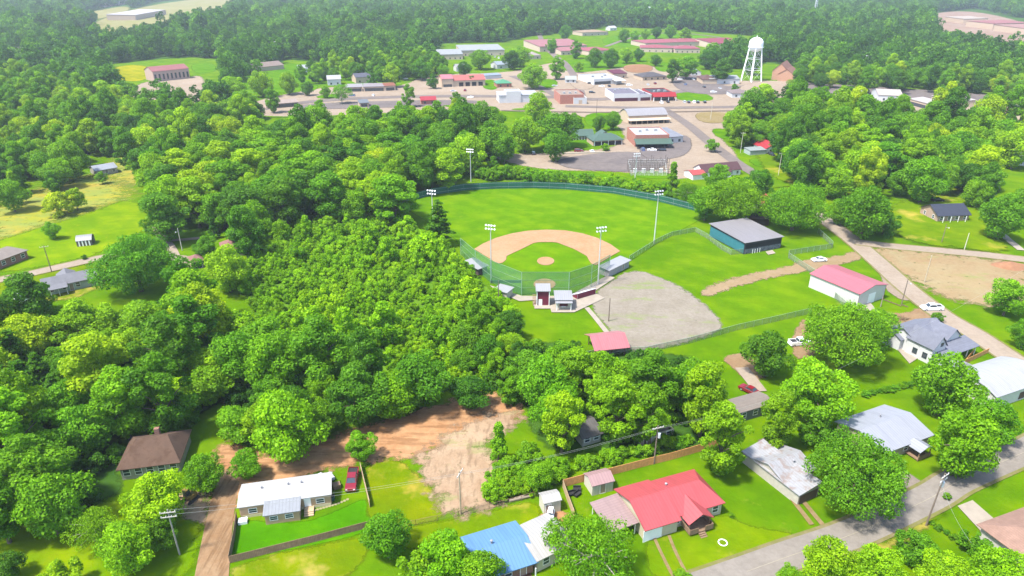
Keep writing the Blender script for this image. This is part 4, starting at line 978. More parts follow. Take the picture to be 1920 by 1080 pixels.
# blue roof
def blue_extra(t, x0, x1, y0, y1):
    MB().box(x1-.35, x1-.2, y0-1.6, y0-1.45, 0, 2.5).build('porch_post', TRIM, t)
    roof_vent(t, -1, .5, 3.9); MB().box(x1-4.6, x1-.5, y0-1.2, y0-.03, 0, .12).build('porch_floor', plain('brick_porch', S(150, 96, 72), .9, .2, kind='brick'), t)
house('blue_roof_house', 'brick house with a sky blue metal roof at the bottom edge', (905, 1082), (1000, 1051), 8.2, 2.6, 'gx', 1.15, plain('brown_brick', S(150, 100, 78, 1.75), .9, .2, kind='brick'), plain('sky_blue_metal', S(136, 192, 250, 3.0), .45, .03, kind='seam'), zpx=2.5, wf=3, oh=.7, door=.8, extra=blue_extra)
house('white_carport', 'white roofed annex beside the sky blue roof', (1008, 1049), (1072, 1018), 7.2, 2.7, 'gx', .8, plain('cream_siding', S(226, 216, 186, 1.75), .7, .08, kind='siding'), plain('white_sheet_roof', S(244, 240, 234), .5, .05, kind='seam'), 'carport', zpx=2.7, wf=2)
# sheds
house('garden_shed', 'white garden shed with a folded pale roof and open door', (1020, 966), (1051, 959), 2.6, 2.6, 'gx', .5, CREAM, plain('white_sheet_roof', S(244, 240, 234), .5, .05, kind='seam'), 'shed', oh=.15, door=.25)
house('garden_shed', 'cream shed with a pink roof inside the cedar fence', (1110, 930), (1149, 920), 3.4, 2.3, 'gx', .8, CREAM, plain('shed_pink_roof', S(232, 188, 186), .6, .06, kind='seam'), 'shed', oh=.2, door=.5)
vehicle('golf', 'golf_cart', 'small white utility cart in front of the white shed', 1032, 972, 80, PW, 'cart')
# grey ramshackle house
def gr_extra(t, x0, x1, y0, y1):
    gm = plain('patched_grey_metal', S(216, 216, 220, 2.8), .5, .1, .5, kind='seam', stain=S(186, 166, 156, 2.8))
    vol(t, x0-.2, x0+4.9, y0-3.6, y1+2.2, 2.3, 'shedx', .9, plain('white_plank_wall', S(214, 206, 190, 1.75), .85, .15, kind='siding'), gm, .25, roofname='lean_to_roof', wallname='lean_to_wall')
    vol(t, x0+5.2, x1-.5, y1+.03, y1+3.4, 2.2, 'gx', .7, plain('white_plank_wall', S(214, 206, 190, 1.75), .85, .15, kind='siding'), plain('rusty_roof', S(170, 130, 116), .8, .3, .7, kind='seam', stain=S(196, 190, 186)), .2, roofname='rear_roof', wallname='rear_wall')
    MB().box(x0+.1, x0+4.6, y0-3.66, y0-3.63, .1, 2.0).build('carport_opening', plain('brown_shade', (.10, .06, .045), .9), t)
    roof_vent(t, x1-3, -1.4, 3.4)
house('grey_metal_house', 'ramshackle house patched with grey and rusty metal roofing', (1470, 905), (1527, 880), 7.6, 2.4, 'gx', 1.3, plain('white_plank_wall', S(214, 206, 190, 1.75), .85, .15, kind='siding'), plain('patched_grey_metal', S(216, 216, 220, 2.8), .5, .1, .5, kind='seam', stain=S(186, 166, 156, 2.8)), zpx=2.3, wf=2, oh=.3, extra=gr_extra)
slab('notice_board', 'small white board lying on the grass by the ramshackle house', (1503, 924), (1514, 927), .7, .04, .12, TRIM, 'board')
# pale blue white roof house
def wr_extra(t, x0, x1, y0, y1):
    vol(t, x1-6.6, x1-3.2, y0-2.8, y0-.03, 2.3, 'gy', .7, None, plain('pale_blue_white_roof', S(222, 226, 240), .45, .04, kind='seam'), .2, roofname='porch_roof')
    for x in (x1-6.5, x1-3.4): MB().box(x, x+.14, y0-2.7, y0-2.56, 0, 2.3).build('porch_post', WOOD, t)
    MB().box(x1-6.6, x1-3.2, y0-2.8, y0-.03, .3, .5).build('porch_deck', WOOD, t); m = MB(); m.box(x1-6.6, x1-3.2, y0-2.8, y0-2.72, .5, 1.3); m.build('railing', WOOD, t)
    roof_vent(t, 1, 2, 3.8, .12)
house('white_roof_house', 'house with a pale blue white roof and dark timber porch', (1655, 848), (1745, 814), 10.5, 2.6, 'gx', 1.5, plain('tan_brick', S(190, 170, 150, 1.75), .9, .15, kind='brick'), plain('pale_blue_white_roof', S(222, 226, 240), .45, .04, kind='seam'), zpx=2.6, wf=3, oh=.5, extra=wr_extra)
# blue grey new house
def nh_extra(t, x0, x1, y0, y1):
    bs = SH('blue_grey_shingle', S(172, 176, 194, 3.0)); w = plain('white_lap_siding', S(244, 244, 244, 1.75), .6, .05, kind='siding')
    vol(t, x0-.4, x0+4.2, y0-3.6, y0+3, 4.4, 'gy', 2.6, w, bs, .35, roofname='front_gable_roof', wallname='front_gable_wall')
    vol(t, x1-4.4, x1+.4, y0-1.8, y0+4, 4.2, 'gy', 2.1, w, bs, .35, roofname='side_gable_roof', wallname='side_gable_wall')
    vol(t, x0+1.4, x1+2.6, y0-5.6, y0-1.82, 2.4, 'shed', 1.0, None, bs, .2, roofname='porch_roof')
    vol(t, x0-1, x0+2.6, y0+4.2, y1+1.4, 3.0, 'gx', 1.6, w, bs, .3, roofname='rear_roof', wallname='rear_wall')
    for i in range(5): MB().box(x0+1.6+i*(x1-x0+.8)/4.2, x0+1.76+i*(x1-x0+.8)/4.2, y0-5.5, y0-5.34, 0, 2.4).build('porch_post', TRIM, t)
    for tt in (.22, .62): opening(t, 'l', tt, 1.0, 1.1, 1.4, (x0-.4, x0, y0-3.4, y0+3), pane=GLASS, frame=plain('dark_frame', (.05, .05, .06), .5))
    opening(t, 'f', .22, 4.3, .9, .9, (x0, x1, y0-3.6, y1), frame=plain('dark_frame', (.05, .05, .06), .5))
house('gabled_house', 'new white house with several blue grey gables and wrap porch', (1718, 670), (1776, 650), 9.5, 3.2, 'gx', 2.6, plain('white_lap_siding', S(244, 244, 244, 1.75), .6, .05, kind='siding'), SH('blue_grey_shingle', S(172, 176, 194, 3.0)), zpx=0, wf=0, wr=2, oh=.4, extra=nh_extra)
# white barn right edge
def wb_extra(t, x0, x1, y0, y1):
    vol(t, x0+.5, x0+8, y1+.03, y1+5.5, 2.9, 'shed', -.3, plain('grey_plank', S(190, 190, 190), .85, .2), plain('streaked_tin', S(208, 208, 212), .5, .15, .4, kind='seam', stain=S(140, 136, 136)), .3, roofname='lean_to_roof', wallname='lean_to_wall')
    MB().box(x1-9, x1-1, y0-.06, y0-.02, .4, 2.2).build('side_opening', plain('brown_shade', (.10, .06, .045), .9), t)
house('white_barn', 'large white roofed barn cut by the right edge of the view', (1868, 745), (1965, 712), 10.5, 3.2, 'arch', 1.5, WM, plain('white_tin', S(238, 238, 242), .45, .05, kind='seam'), 'barn', zpx=3.2, oh=.3, extra=wb_extra)
house('pink_roof_house', 'house with a pale terracotta roof in the bottom right corner', (1942, 1060), (2034, 1023), 8.8, 2.6, 'hip', 1.9, plain('stucco_white', S(220, 216, 206, 1.75), .8, .1), SH('terracotta_shingle', S(222, 178, 156)), zpx=2.6, wf=4, oh=.6)
house('trailer_home', 'grey trailer home with white window frame between tall trees', (1385, 775), (1450, 756), 4.6, 2.5, 'gx', .5, plain('grey_siding', S(126, 132, 134, 1.75), .7, .1, kind='siding'), plain('pale_grey_shingle', S(190, 176, 164), .9, .12, .8, kind='shingle'), 'mobile home', zpx=2.5, wf=3, oh=.2)
house('hidden_cabin', 'low grey roofed cabin hidden under the tall trees', (1092, 838), (1126, 828), 7, 2.2, 'gx', 1.0, plain('weathered_white', S(196, 192, 176, 1.75), .85, .2, kind='siding'), plain('mottled_grey_roof', S(140, 136, 134), .9, .25, .8, kind='seam'), 'house', wf=2)
house('white_trailer', 'cream trailer half hidden by trees near the utility pole', (1205, 838), (1262, 822), 3.4, 2.3, 'flat', .3, plain('cream_siding', S(226, 216, 186, 1.75), .7, .08, kind='siding'), plain('pale_grey_shingle', S(190, 176, 164), .9), 'mobile home', wf=3, door=.2)
# left houses
house('ranch_house', 'long brick ranch house with white posts at the left edge', (-60, 520), (52, 478), 9, 2.8, 'hip', 1.7, plain('ranch_brick', S(170, 110, 90, 1.75), .9, .2, kind='brick'), SH('pale_tan_shingle', S(206, 190, 178)), zpx=1.2, wf=6, oh=.5)
def dr(t, x0, x1, y0, y1):
    for i in range(4): MB().box(x0+.6+i*(x1-x0-1.6)/3, x0+1.0+i*(x1-x0-1.6)/3, y0-.06, y0-.02, .1, 1.9).build('wall_panel', TRIM, t)
house('barrel_shed', 'round topped metal shed alone on the yellow green lawn', (145, 463), (174, 460), 4.4, 1.9, 'arch', 1.3, plain('shed_dark', (.10, .09, .08), .8), plain('shed_silver', S(206, 206, 210), .45, .1, kind='seam'), 'shed', oh=.1, extra=dr)
def lg(t, x0, x1, y0, y1):
    vol(t, x0+1.2, x0+5.5, y0-2.4, y0-.03, 2.3, 'shed', .5, None, SH('soft_grey_shingle', S(176, 176, 184)), .3, roofname='porch_roof')
    for i in range(3): MB().box(x0+1.3+i*2, x0+1.42+i*2, y0-2.3, y0-2.18, 0, 2.3).build('porch_post', TRIM, t)
    vol(t, x0+4, x0+8.5, y1-3, y1+2.4, 2.7, 'gy', 1.3, plain('pale_green_siding', S(186, 202, 194, 1.75), .7, .08, kind='siding'), SH('soft_grey_shingle', S(176, 176, 184)), .3, roofname='rear_roof', wallname='rear_wall')
house('grey_roof_house', 'pale green house with grey shingle roof below the left road', (86, 553), (184, 532), 6.5, 2.6, 'gx', 1.6, plain('pale_green_siding', S(186, 202, 194, 1.75), .7, .08, kind='siding'), SH('soft_grey_shingle', S(176, 176, 184)), wf=4, wr=1, zpx=.4, door=.5, extra=lg)
house('white_shed', 'white shed at the wood edge beside the pale green house', (34, 572), (56, 566), 4, 2.6, 'gy', 1.2, TRIM, plain('white_membrane_roof', S(252, 250, 250), .55, .05), 'shed', oh=.2)
house('pink_cottage', 'small cottage with a dusty pink roof behind the yellow green tree', (418, 472), (456, 466), 8, 2.7, 'hip', 2.2, plain('tan_brick', S(190, 170, 150, 1.75), .9, .15, kind='brick'), SH('dusty_pink_shingle', S(206, 150, 140)), zpx=2.4, wf=2)
house('pink_garage', 'open brick garage with a dusty pink roof by the gravel drive', (360, 492), (380, 488), 5, 2.5, 'hip', 1.3, plain('tan_brick', S(190, 170, 150, 1.75), .9, .15, kind='brick'), SH('dusty_pink_shingle', S(206, 150, 140)), 'garage', zpx=2.4, gdoors=((.5, 2.2, 2.0, BLACK),))
house('white_roof_shed', 'flat white roof below the gravel drive among trees', (333, 528), (371, 524), 4.6, 2.4, 'shed', .3, CREAM, plain('white_membrane_roof', S(252, 250, 250), .55, .05), 'shed', zpx=2.4)
house('tin_roof_house', 'silver roofed house beyond the pale meadow', (180, 325), (220, 318), 9, 2.6, 'gx', 1.4, plain('weathered_white', S(196, 192, 176, 1.75), .85, .2, kind='siding'), plain('silver_tin', S(210, 216, 226), .45, .06, kind='seam'), zpx=1.5, wf=3)
def dk(t, x0, x1, y0, y1):
    MB().box(x0+1, x1-2, y0-1.6, y0-.03, 0, .3).build('porch_floor', CONC, t)
    for i in range(4): MB().box(x0+1.2+i*3, x0+1.36+i*3, y0-1.5, y0-1.34, .3, 2.6).build('porch_post', TRIM, t)
house('dark_roof_house', 'brick house with a dark blue slate coloured roof on the pasture', (1756, 417), (1814, 415), 10, 2.8, 'gx', 2.6, plain('tan_gable_brick', S(196, 164, 140, 1.75), .9, .15, kind='brick'), SH('slate_shingle', S(86, 94, 116)), wf=4, wl=2, door=.5, oh=.6, extra=dk)
def rr(t, x0, x1, y0, y1):
    vol(t, x0-9.5, x0-.3, y0-1.5, y0+4.5, 2.5, 'shed', .4, plain('pale_green_siding', S(186, 202, 194, 1.75), .7, .08, kind='siding'), plain('pale_mint_roof', S(206, 218, 214), .5, .06, kind='seam'), .2, roofname='annex_roof', wallname='annex_wall')
    vol(t, x1+.03, x1+4.5, y0+2, y0+6, 2.4, 'gx', .8, WHITE, plain('lilac_roof', S(206, 186, 200), .6), .2, roofname='side_roof', wallname='side_wall')
house('red_roof_cottage', 'white cottage with a red gable roof and mint roofed annex', (1434, 289), (1466, 287), 11, 2.8, 'gy', 2.4, WHITE, plain('crimson_roof', S(232, 72, 82), .5, .06, kind='seam'), gdoors=((.4, 3, 2.2, BLACK),), wr=2, oh=.5, extra=rr)
def mr(t, x0, x1, y0, y1):
    vol(t, x0-6.5, x0-.03, y0-2.2, y1-3, 2.6, 'gx', 1.1, WHITE, plain('coral_roof', S(244, 112, 104), .5, .06, kind='seam'), .3, roofname='side_roof', wallname='side_wall')
    vol(t, x0+5.5, x0+13, y0-2.5, y0-.03, 2.6, 'shed', .5, WHITE, SH('maroon_shingle', S(132, 92, 98)), .2, roofname='porch_roof', wallname='porch_wall')
house('maroon_roof_house', 'white house with long maroon roof and coral side wing', (1318, 332), (1388, 326), 8.5, 2.9, 'gx', 2.4, WHITE, SH('maroon_shingle', S(132, 92, 98)), zpx=.6, wf=6, oh=.4, extra=mr)
house('coral_hut', 'small coral roofed hut glimpsed between two round trees', (1428, 383), (1446, 377), 6, 2.6, 'gx', 1.8, plain('weathered_white', S(196, 192, 176, 1.75), .85, .2, kind='siding'), plain('coral_roof', S(244, 112, 104), .5, .06, kind='seam'), zpx=2.2)
house('brown_barn', 'low brown roofed barn behind the batting building', (1408, 415), (1442, 416), 9, 2.6, 'gx', 1.2, plain('barn_brown', S(110, 86, 70), .9, .2), plain('barn_roof', S(120, 100, 90), .9, .2, kind='seam'), 'barn', zpx=1.5)
# ------------------------------------------------------------------ town
BRK = lambda: plain('town_brick', S(196, 120, 98, 1.75), .9, .15, kind='brick'); WHT = plain('town_white', S(240, 240, 240, 1.75), .6, .08, kind='ribs'); GRN = plain('green_roof', S(112, 146, 128), .6, .1, kind='seam'); TANW = plain('town_tan', S(226, 200, 172, 1.75), .8, .1)
def town(name, label, A, B, dep, h, roof, rh, wall, roofm, wf=0, **k):
    k.setdefault('simple', True); k.setdefault('wsize', (1.4, 1.5)); ex = k.get('extra')
    if roof == 'flat':
        def ex2(t, x0, x1, y0, y1):
            if ex: ex(t, x0, x1, y0, y1)
            for i in range(3):
                ux = x0+(x1-x0)*(.25+.25*i); uy = y0+(y1-y0)*random.uniform(.3, .8); s_ = random.uniform(.6, 1.1)
                MB().box(ux-s_, ux+s_, uy-s_*.7, uy+s_*.7, h-.5, h+.7).build('rooftop_unit', plain('unit_grey', (.30, .31, .32), .6, .2), t)
        k['extra'] = ex2
    return house(name, label, A, B, dep, h, roof, rh, wall, roofm, k.pop('cat', 'building'), wf=wf, **k)
def arch_extra(t, x0, x1, y0, y1):
    MB().solid([[(x0-1, y0-4.5, 2.6), (x1+1, y0-4.5, 2.6), (x1+1, y0-.05, 3.2), (x0-1, y0-.05, 3.2)]], .25).build('canopy', TANW, t)
    for i in range(8): MB().box(x0+i*(x1-x0-.3)/7, x0+.3+i*(x1-x0-.3)/7, y0-4.3, y0-4.0, 0, 2.4).build('canopy_post', TANW, t)
    MB().box(x0+.5, x1-.5, y0-.06, y0-.02, .3, 2.5).build('shopfront', GLASS, t)
town('arched_warehouse', 'long warehouse with a silver arched roof and tan canopy', (1178, 232), (1250, 229), 15, 4.6, 'arch', 2.8, TANW, plain('silver_arch_roof', S(216, 212, 216), .5, .06, kind='seam'), extra=arch_extra)
def awn(t, x0, x1, y0, y1):
    MB().solid([[(x0-.8, y0-6, 3.0), (x1+.8, y0-6, 3.0), (x1+.8, y0-.05, 4.6), (x0-.8, y0-.05, 4.6)]], .25).build('awning', GRN, t)
    for i in range(6): MB().box(x0+i*(x1-x0-.25)/5, x0+.25+i*(x1-x0-.25)/5, y0-5.8, y0-5.55, 0, 2.9).build('awning_post', plain('dark_post', (.05, .05, .05), .8), t)
    MB().box(x0+.4, x1-.4, y0-.06, y0-.02, .3, 2.8).build('shopfront', GLASS, t)
town('brick_store', 'brick store with flat white roof and green front awning', (1190, 276), (1253, 275), 20, 6.5, 'flat', .5, BRK(), plain('white_flat_roof', S(236, 236, 240), .6, .06), extra=awn)
town('grey_annex', 'low grey roofed annex right of the brick store', (1253, 270), (1280, 268), 19, 3.6, 'shed', .9, WHT, plain('grey_sheet_roof', S(190, 190, 200), .5, .12, kind='seam', stain=S(160, 160, 165)), 2)
def gcol(t, x0, x1, y0, y1):
    for i in range(8): MB().box(x0+.3+i*(x1-x0-.8)/7, x0+.6+i*(x1-x0-.8)/7, y0-2.0, y0-1.75, 0, 2.5).build('column', TRIM, t)
    MB().solid([[(x0-.3, y0-2.3, 2.5), (x1+.3, y0-2.3, 2.5), (x1+.3, y0-.05, 3.1), (x0-.3, y0-.05, 3.1)]], .2).build('porch_roof', GRN, t)
town('green_roof_motel', 'green roofed building fronted by white columns', (1072, 262), (1112, 261), 8, 3.0, 'gx', 1.8, TANW, GRN, extra=gcol)
def gin(t, x0, x1, y0, y1):
    for i in range(5): MB().box(x0+.6+i*(x1-x0-1.5)/4, x0+.9+i*(x1-x0-1.5)/4, y0-.08, y0-.03, 0, 2.8).build('column', TRIM, t)
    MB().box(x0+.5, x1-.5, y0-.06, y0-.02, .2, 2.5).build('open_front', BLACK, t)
    vol(t, x1-10, x1-3, y1+.03, y1+6, 3.2, 'gy', 2, TANW, GRN, .3, roofname='rear_roof', wallname='rear_wall')
town('green_roof_hall', 'wide green hip roofed hall with an open dark front', (1112, 275), (1168, 272), 11, 3.0, 'hip', 2.6, TANW, GRN, extra=gin)
slab('retaining_wall', 'long cream retaining wall in front of the green roofed hall', (1040, 291), (1134, 288), .5, 0, 1.1, plain('cream_block', S(226, 212, 186, 1.75), .8, .1), 'wall')
def ruin(t, x0, x1, y0, y1):
    vol(t, x0+9.5, x1+2, y0-1.5, y0+9, 4.6, 'flat', .5, WHT, plain('tan_flat_roof', S(206, 180, 160), .8, .15), roofname='front_roof', wallname='front_wall')
    MB().box(x0+13, x0+15.5, y0-1.56, y0-1.52, 0, 3).build('garage_door', TANW, t)
    m = MB()
    for i in range(6): m.box(x0+9+i*2, x0+9.3+i*2, y0+9.3, y1-.5, 5.2, 5.8)
    m.build('roof_beam', plain('red_beams', S(150, 60, 60), .8), t)
town('brick_ruin', 'red brick building with a partly open roof and white front block', (1050, 196), (1094, 195), 24, 6.6, 'flat', .5, BRK(), plain('tan_flat_roof', S(206, 180, 160), .8, .15), extra=ruin)
def wmx(t, x0, x1, y0, y1): vol(t, x0+5, x0+15.5, y0-.6, y1-4, 8.2, 'flat', .4, WHT, plain('white_flat_roof', S(236, 236, 240), .6), roofname='tall_roof', wallname='tall_wall')
town('white_metal_store', 'white metal store with a taller centre block facing the trees', (936, 194), (1008, 192), 14, 5.4, 'shed', .8, WHT, plain('white_flat_roof', S(236, 236, 240), .6), extra=wmx)
def fire(t, x0, x1, y0, y1): vol(t, x0-.1, x0+9, y0-.6, y1+.5, 6.6, 'gx', 2.2, TANW, PINK, .3, roofname='tower_roof', wallname='tower_wall'); MB().box(x0+1, x0+8, y0-.66, y0-.62, .3, 2.4).build('shopfront', GLASS, t)
town('fire_station', 'long station with a coral roof and four dark bay doors', (829, 164), (910, 161), 17, 5.0, 'gx', 3.0, TANW, plain('coral_town_roof', S(240, 140, 128), .6, .06, kind='seam'), gdoors=((.44, 3.6, 3.4, BLACK), (.59, 3.6, 3.4, BLACK), (.74, 3.6, 3.4, BLACK), (.89, 3.6, 3.4, BLACK)), extra=fire)
town('red_kiosk', 'small red roofed kiosk beside the main street', (790, 197), (818, 196), 10, 3.2, 'gx', 1.8, BRK(), plain('crimson_town_roof', S(226, 70, 84), .6, .05, kind='seam'), 2)
town('mint_hut', 'brick hut with a mint green hip roof at the street corner', (932, 165), (959, 164), 12, 3.4, 'hip', 2.4, BRK(), plain('mint_roof', S(110, 200, 150), .6, .06, kind='seam'), 2)
town('pale_carport', 'long pale blue carport roof behind the mint green hut', (910, 149), (940, 147), 9, 3.0, 'shed', .5, WHT, plain('pale_blue_sheet', S(190, 206, 224), .5), 0)
def wcar(t, x0, x1, y0, y1):
    MB().solid([[(x1-9, y0-7, 3.6), (x1+.5, y0-7, 3.6), (x1+.5, y0-.05, 4.2), (x1-9, y0-.05, 4.2)]], .3).build('canopy', WHT, t)
    for x in (x1-8.7, x1-.2): MB().box(x, x+.25, y0-6.7, y0-6.4, 0, 3.5).build('canopy_post', WHT, t)
    MB().box(x0+1, x1-10, y0-.06, y0-.02, .4, 2.8).build('shopfront', GLASS, t)
town('white_roof_market', 'broad market hall with a white flat roof and front canopy', (1113, 160), (1165, 157), 30, 4.8, 'flat', .5, WHT, plain('white_flat_roof', S(240, 236, 228), .6), extra=wcar)
town('maroon_roof_shop', 'shop with a maroon roof just behind the white market hall', (1150, 148), (1175, 147), 16, 4.2, 'shed', 1.4, TANW, plain('maroon_sheet', S(140, 44, 70), .6), 2)
def mall(t, x0, x1, y0, y1): MB().box(x0+1, x1-1, y0-.06, y0-.02, .3, 2.6).build('shopfront', plain('maroon_shopfront', S(130, 60, 90), .5), t)
town('corner_store', 'white walled corner store with a grey purple flat roof', (1150, 191), (1198, 190), 26, 5.6, 'flat', .5, WHT, plain('purple_grey_roof', S(158, 150, 166), .8, .15, .3), extra=mall)
def redf(t, x0, x1, y0, y1):
    MB().solid([[(x0-.3, y0-4, 3.4), (x1+.3, y0-4, 3.4), (x1+.3, y0-.03, 5.9), (x0-.3, y0-.03, 5.9)]], .3).build('canopy', plain('scarlet_canopy', S(222, 48, 58), .6), t)
    MB().box(x0+.5, x1-.5, y0-.06, y0-.02, .2, 2.9).build('shopfront', GLASS, t)
    for i in range(4): MB().box(x0+i*(x1-x0-.4)/3, x0+.4+i*(x1-x0-.4)/3, y0-3.8, y0-3.4, 0, 3.2).build('canopy_post', TRIM, t)
town('red_front_store', 'store with a bright red sloping canopy and black roof', (1222, 189), (1264, 188), 24, 5.2, 'flat', .5, plain('red_wall', S(196, 70, 70, 1.75), .8), plain('black_flat_roof', S(84, 80, 84), .8), extra=redf)
town('white_link_store', 'white fronted shop joined to the red canopy store', (1198, 190), (1221, 189), 24, 4.6, 'flat', .5, WHT, plain('purple_grey_roof', S(158, 150, 166), .8), extra=mall)
town('slate_roof_office', 'low office with a wide slate roof beside the parking area', (1205, 152), (1250, 150), 18, 3.2, 'hip', 2.6, TANW, plain('slate_town_roof', S(118, 112, 116), .8), 4)
town('pale_roof_office', 'white office with a pale roof and brown corner block', (1330, 158), (1386, 158), 22, 4.2, 'gx', 1.6, WHT, plain('pale_green_town_roof', S(206, 212, 206), .6), 3, extra=lambda t, x0, x1, y0, y1: vol(t, x0-6, x0+6, y0-.5, y1-3, 3.8, 'hip', 2.6, TANW, plain('brown_town_roof', S(136, 100, 92), .8), .4, roofname='corner_roof', wallname='corner_wall'))
town('white_cottage', 'small white cottage left of the pale roofed office', (1297, 142), (1314, 142), 9, 3.2, 'gy', 2., WHT, plain('pale_blue_town_roof', S(190, 202, 208), .6), 1, cat='house')
town('filling_station', 'white filling station with a sloping brown roof by the water tower', (1372, 184), (1404, 184), 14, 3.4, 'hip', 2, WHT, plain('mauve_town_roof', S(176, 156, 152), .8), 2)
def church(t, x0, x1, y0, y1): vol(t, x1-7, x1+6, y0-4, y1-6, 6, 'gy', 4, plain('church_brick', S(214, 158, 124, 1.75), .9, .12, kind='brick'), plain('church_roof', S(196, 140, 116), .8), .4, roofname='wing_roof', wallname='wing_wall')
town('brick_church', 'tall tan brick church with steep gable right of the water tower', (1446, 150), (1475, 152), 26, 8, 'gy', 6, plain('church_brick', S(214, 158, 124, 1.75), .9, .12, kind='brick'), plain('church_roof', S(196, 140, 116), .8), 0, extra=church)
PS_ = plain('school_pink_roof', S(212, 140, 140), .7, .1, .3); CR = plain('school_cream', S(228, 206, 182, 1.75), .8, .1)
for A, B, d, h, lb, rm in (((865, 106), (946, 104), 40, 6, 'school block with a long pale grey roof and cream wall', 'g'), ((820, 113), (868, 112), 30, 5.5, 'shorter pale roofed block left of the long school block', 'g'), ((1012, 98), (1100, 95), 60, 6, 'big flat roofed school hall with pinkish roof', 'p'),
                     ((1052, 104), (1100, 102), 20, 4.5, 'low pink roofed classroom wing with tan wall', 'p'), ((1104, 105), (1150, 102), 34, 5, 'school wing with hipped rose roof', 'r'), ((1200, 98), (1260, 99), 28, 5, 'long rose roofed school wing behind the park trees', 'r'), ((1265, 100), (1312, 100), 30, 5, 'rose roofed school wing left of the water tower', 'r'), ((1338, 92), (1400, 90), 44, 6, 'red roofed gymnasium just behind the water tower', 'd'), ((1210, 90), (1330, 86), 40, 5.5, 'far rose roofed school range along the sports field', 'r')):
    rm = {'g': plain('school_grey_roof', S(206, 210, 210), .7, .1, .3), 'p': PS_, 'r': plain('school_rose_roof', S(206, 108, 118), .7, .1, .3), 'd': plain('school_red_roof', S(186, 70, 88), .7, .1, .3)}[rm]
    town('school_building', lb, A, B, d, h, 'hip' if 'hip' in lb or 'rose' in lb else 'shed', 2.2, CR, rm, 5, group='school buildings', clear=True)
town('school_annex', 'tan roofed school annex beyond the big pinkish hall', (1092, 68), (1140, 66), 30, 5, 'hip', 2, CR, plain('tan_school_roof', S(214, 184, 150), .8), 4)
town('hip_roof_house', 'house with a pale pink pyramid roof beside the school lane', (990, 112), (1014, 111), 16, 4, 'hip', 3, CR, plain('pale_pink_roof', S(216, 200, 194), .8), 2, cat='house')
town('mill_building', 'two storey brick mill with a pink roof by the yellow lawn', (290, 154), (357, 147), 18, 8.5, 'gx', 3, plain('mill_brick', S(216, 186, 170, 1.75), .9, .1), plain('mill_pink_roof', S(206, 130, 130), .8), 9, wsize=(1.5, 4.5), zb=1.5)
town('tan_barn', 'long low grey brown barn roof above the street trees', (466, 137), (533, 130), 20, 4, 'gx', 3, TANW, plain('grey_brown_roof', S(186, 164, 150), .8), 0, cat='barn')
for A, B, d, h, lb, c in (((559, 137), (588, 136), 12, 4, 'white house with two dormers at the wood edge', (210, 216, 222)), ((668, 157), (696, 155), 13, 5, 'white gabled house with slate roof above the street shops', (120, 122, 140)), ((615, 161), (640, 160), 12, 5, 'boxy white house at the left end of the shops', (230, 230, 230)), ((1060, 156), (1080, 156), 6, 3, 'tiny white hut on the grass by the junction', (226, 232, 226)),
                       ((780, 140), (800, 139), 10, 4, 'white trailer left of the grey roofed cottage', (224, 224, 224)), ((783, 136), (800, 135), 10, 4, 'grey roofed cottage under dark trees', (180, 170, 160)), ((802, 138), (824, 137), 9, 3.4, 'mint roofed bungalow behind the coral station', (170, 206, 170)), ((856, 135), (876, 134), 10, 4, 'pale bungalow above the coral station roof', (206, 206, 206)), ((932, 130), (962, 128), 14, 4, 'pair of pale blue roofs among the town trees', (196, 210, 224)),
                       ((1820, 155), (1838, 157), 10, 4, 'house with a terracotta roof far right of the church', (222, 160, 130)), ((1736, 160), (1762, 160), 16, 3.6, 'low white roofed store across the right hand street', (236, 226, 210)), ((1640, 158), (1665, 158), 14, 3.6, 'pale bungalow under trees across the right street', (224, 220, 210)), ((1663, 112), (1690, 112), 16, 4, 'white roofed house in the woods right of the water tower', (226, 230, 226)), ((1745, 104), (1765, 104), 14, 4, 'pale roof among the woods far right', (214, 224, 220)),
                       ((1645, 190), (1690, 192), 26, 4.5, 'white flat roofed warehouse beside the right street', (240, 226, 214)), ((1880, 225), (1910, 228), 16, 4.5, 'tan house at the far right beyond the wood', (214, 170, 140)), ((1852, 285), (1872, 288), 12, 4, 'small brown roofed house in the right hand wood', (190, 140, 120)), ((1866, 276), (1892, 280), 10, 3, 'pale metal awning in the right hand wood', (206, 216, 220)), ((1905, 310), (1935, 312), 10, 3.4, 'white roofed shed at the right edge of the pasture', (226, 226, 236)),
                       ((1470, 68), (1490, 67), 16, 5, 'cream house in the woods above the church', (236, 222, 180)), ((1490, 58), (1505, 58), 14, 5, 'pale house with light wall deep in the far wood', (240, 230, 200)), ((375, 98), (386, 98), 12, 6, 'tan house between far trees right of the mill', (196, 170, 150)), ((1410, 215), (1455, 190), 1, .3, '', None)):
    if not lb: continue
    town('town_house', lb, A, B, d, h, 'gx', 2.4, WHT if sum(c) > 560 else TANW, plain('town_roof_%d_%d_%d' % c, S(*c), .8, .12, .4), 2, cat='house')
def strip(t, x0, x1, y0, y1): MB().box(x0+1, x1-1, y0-.06, y0-.02, .3, 2.6).build('shopfront', GLASS, t)
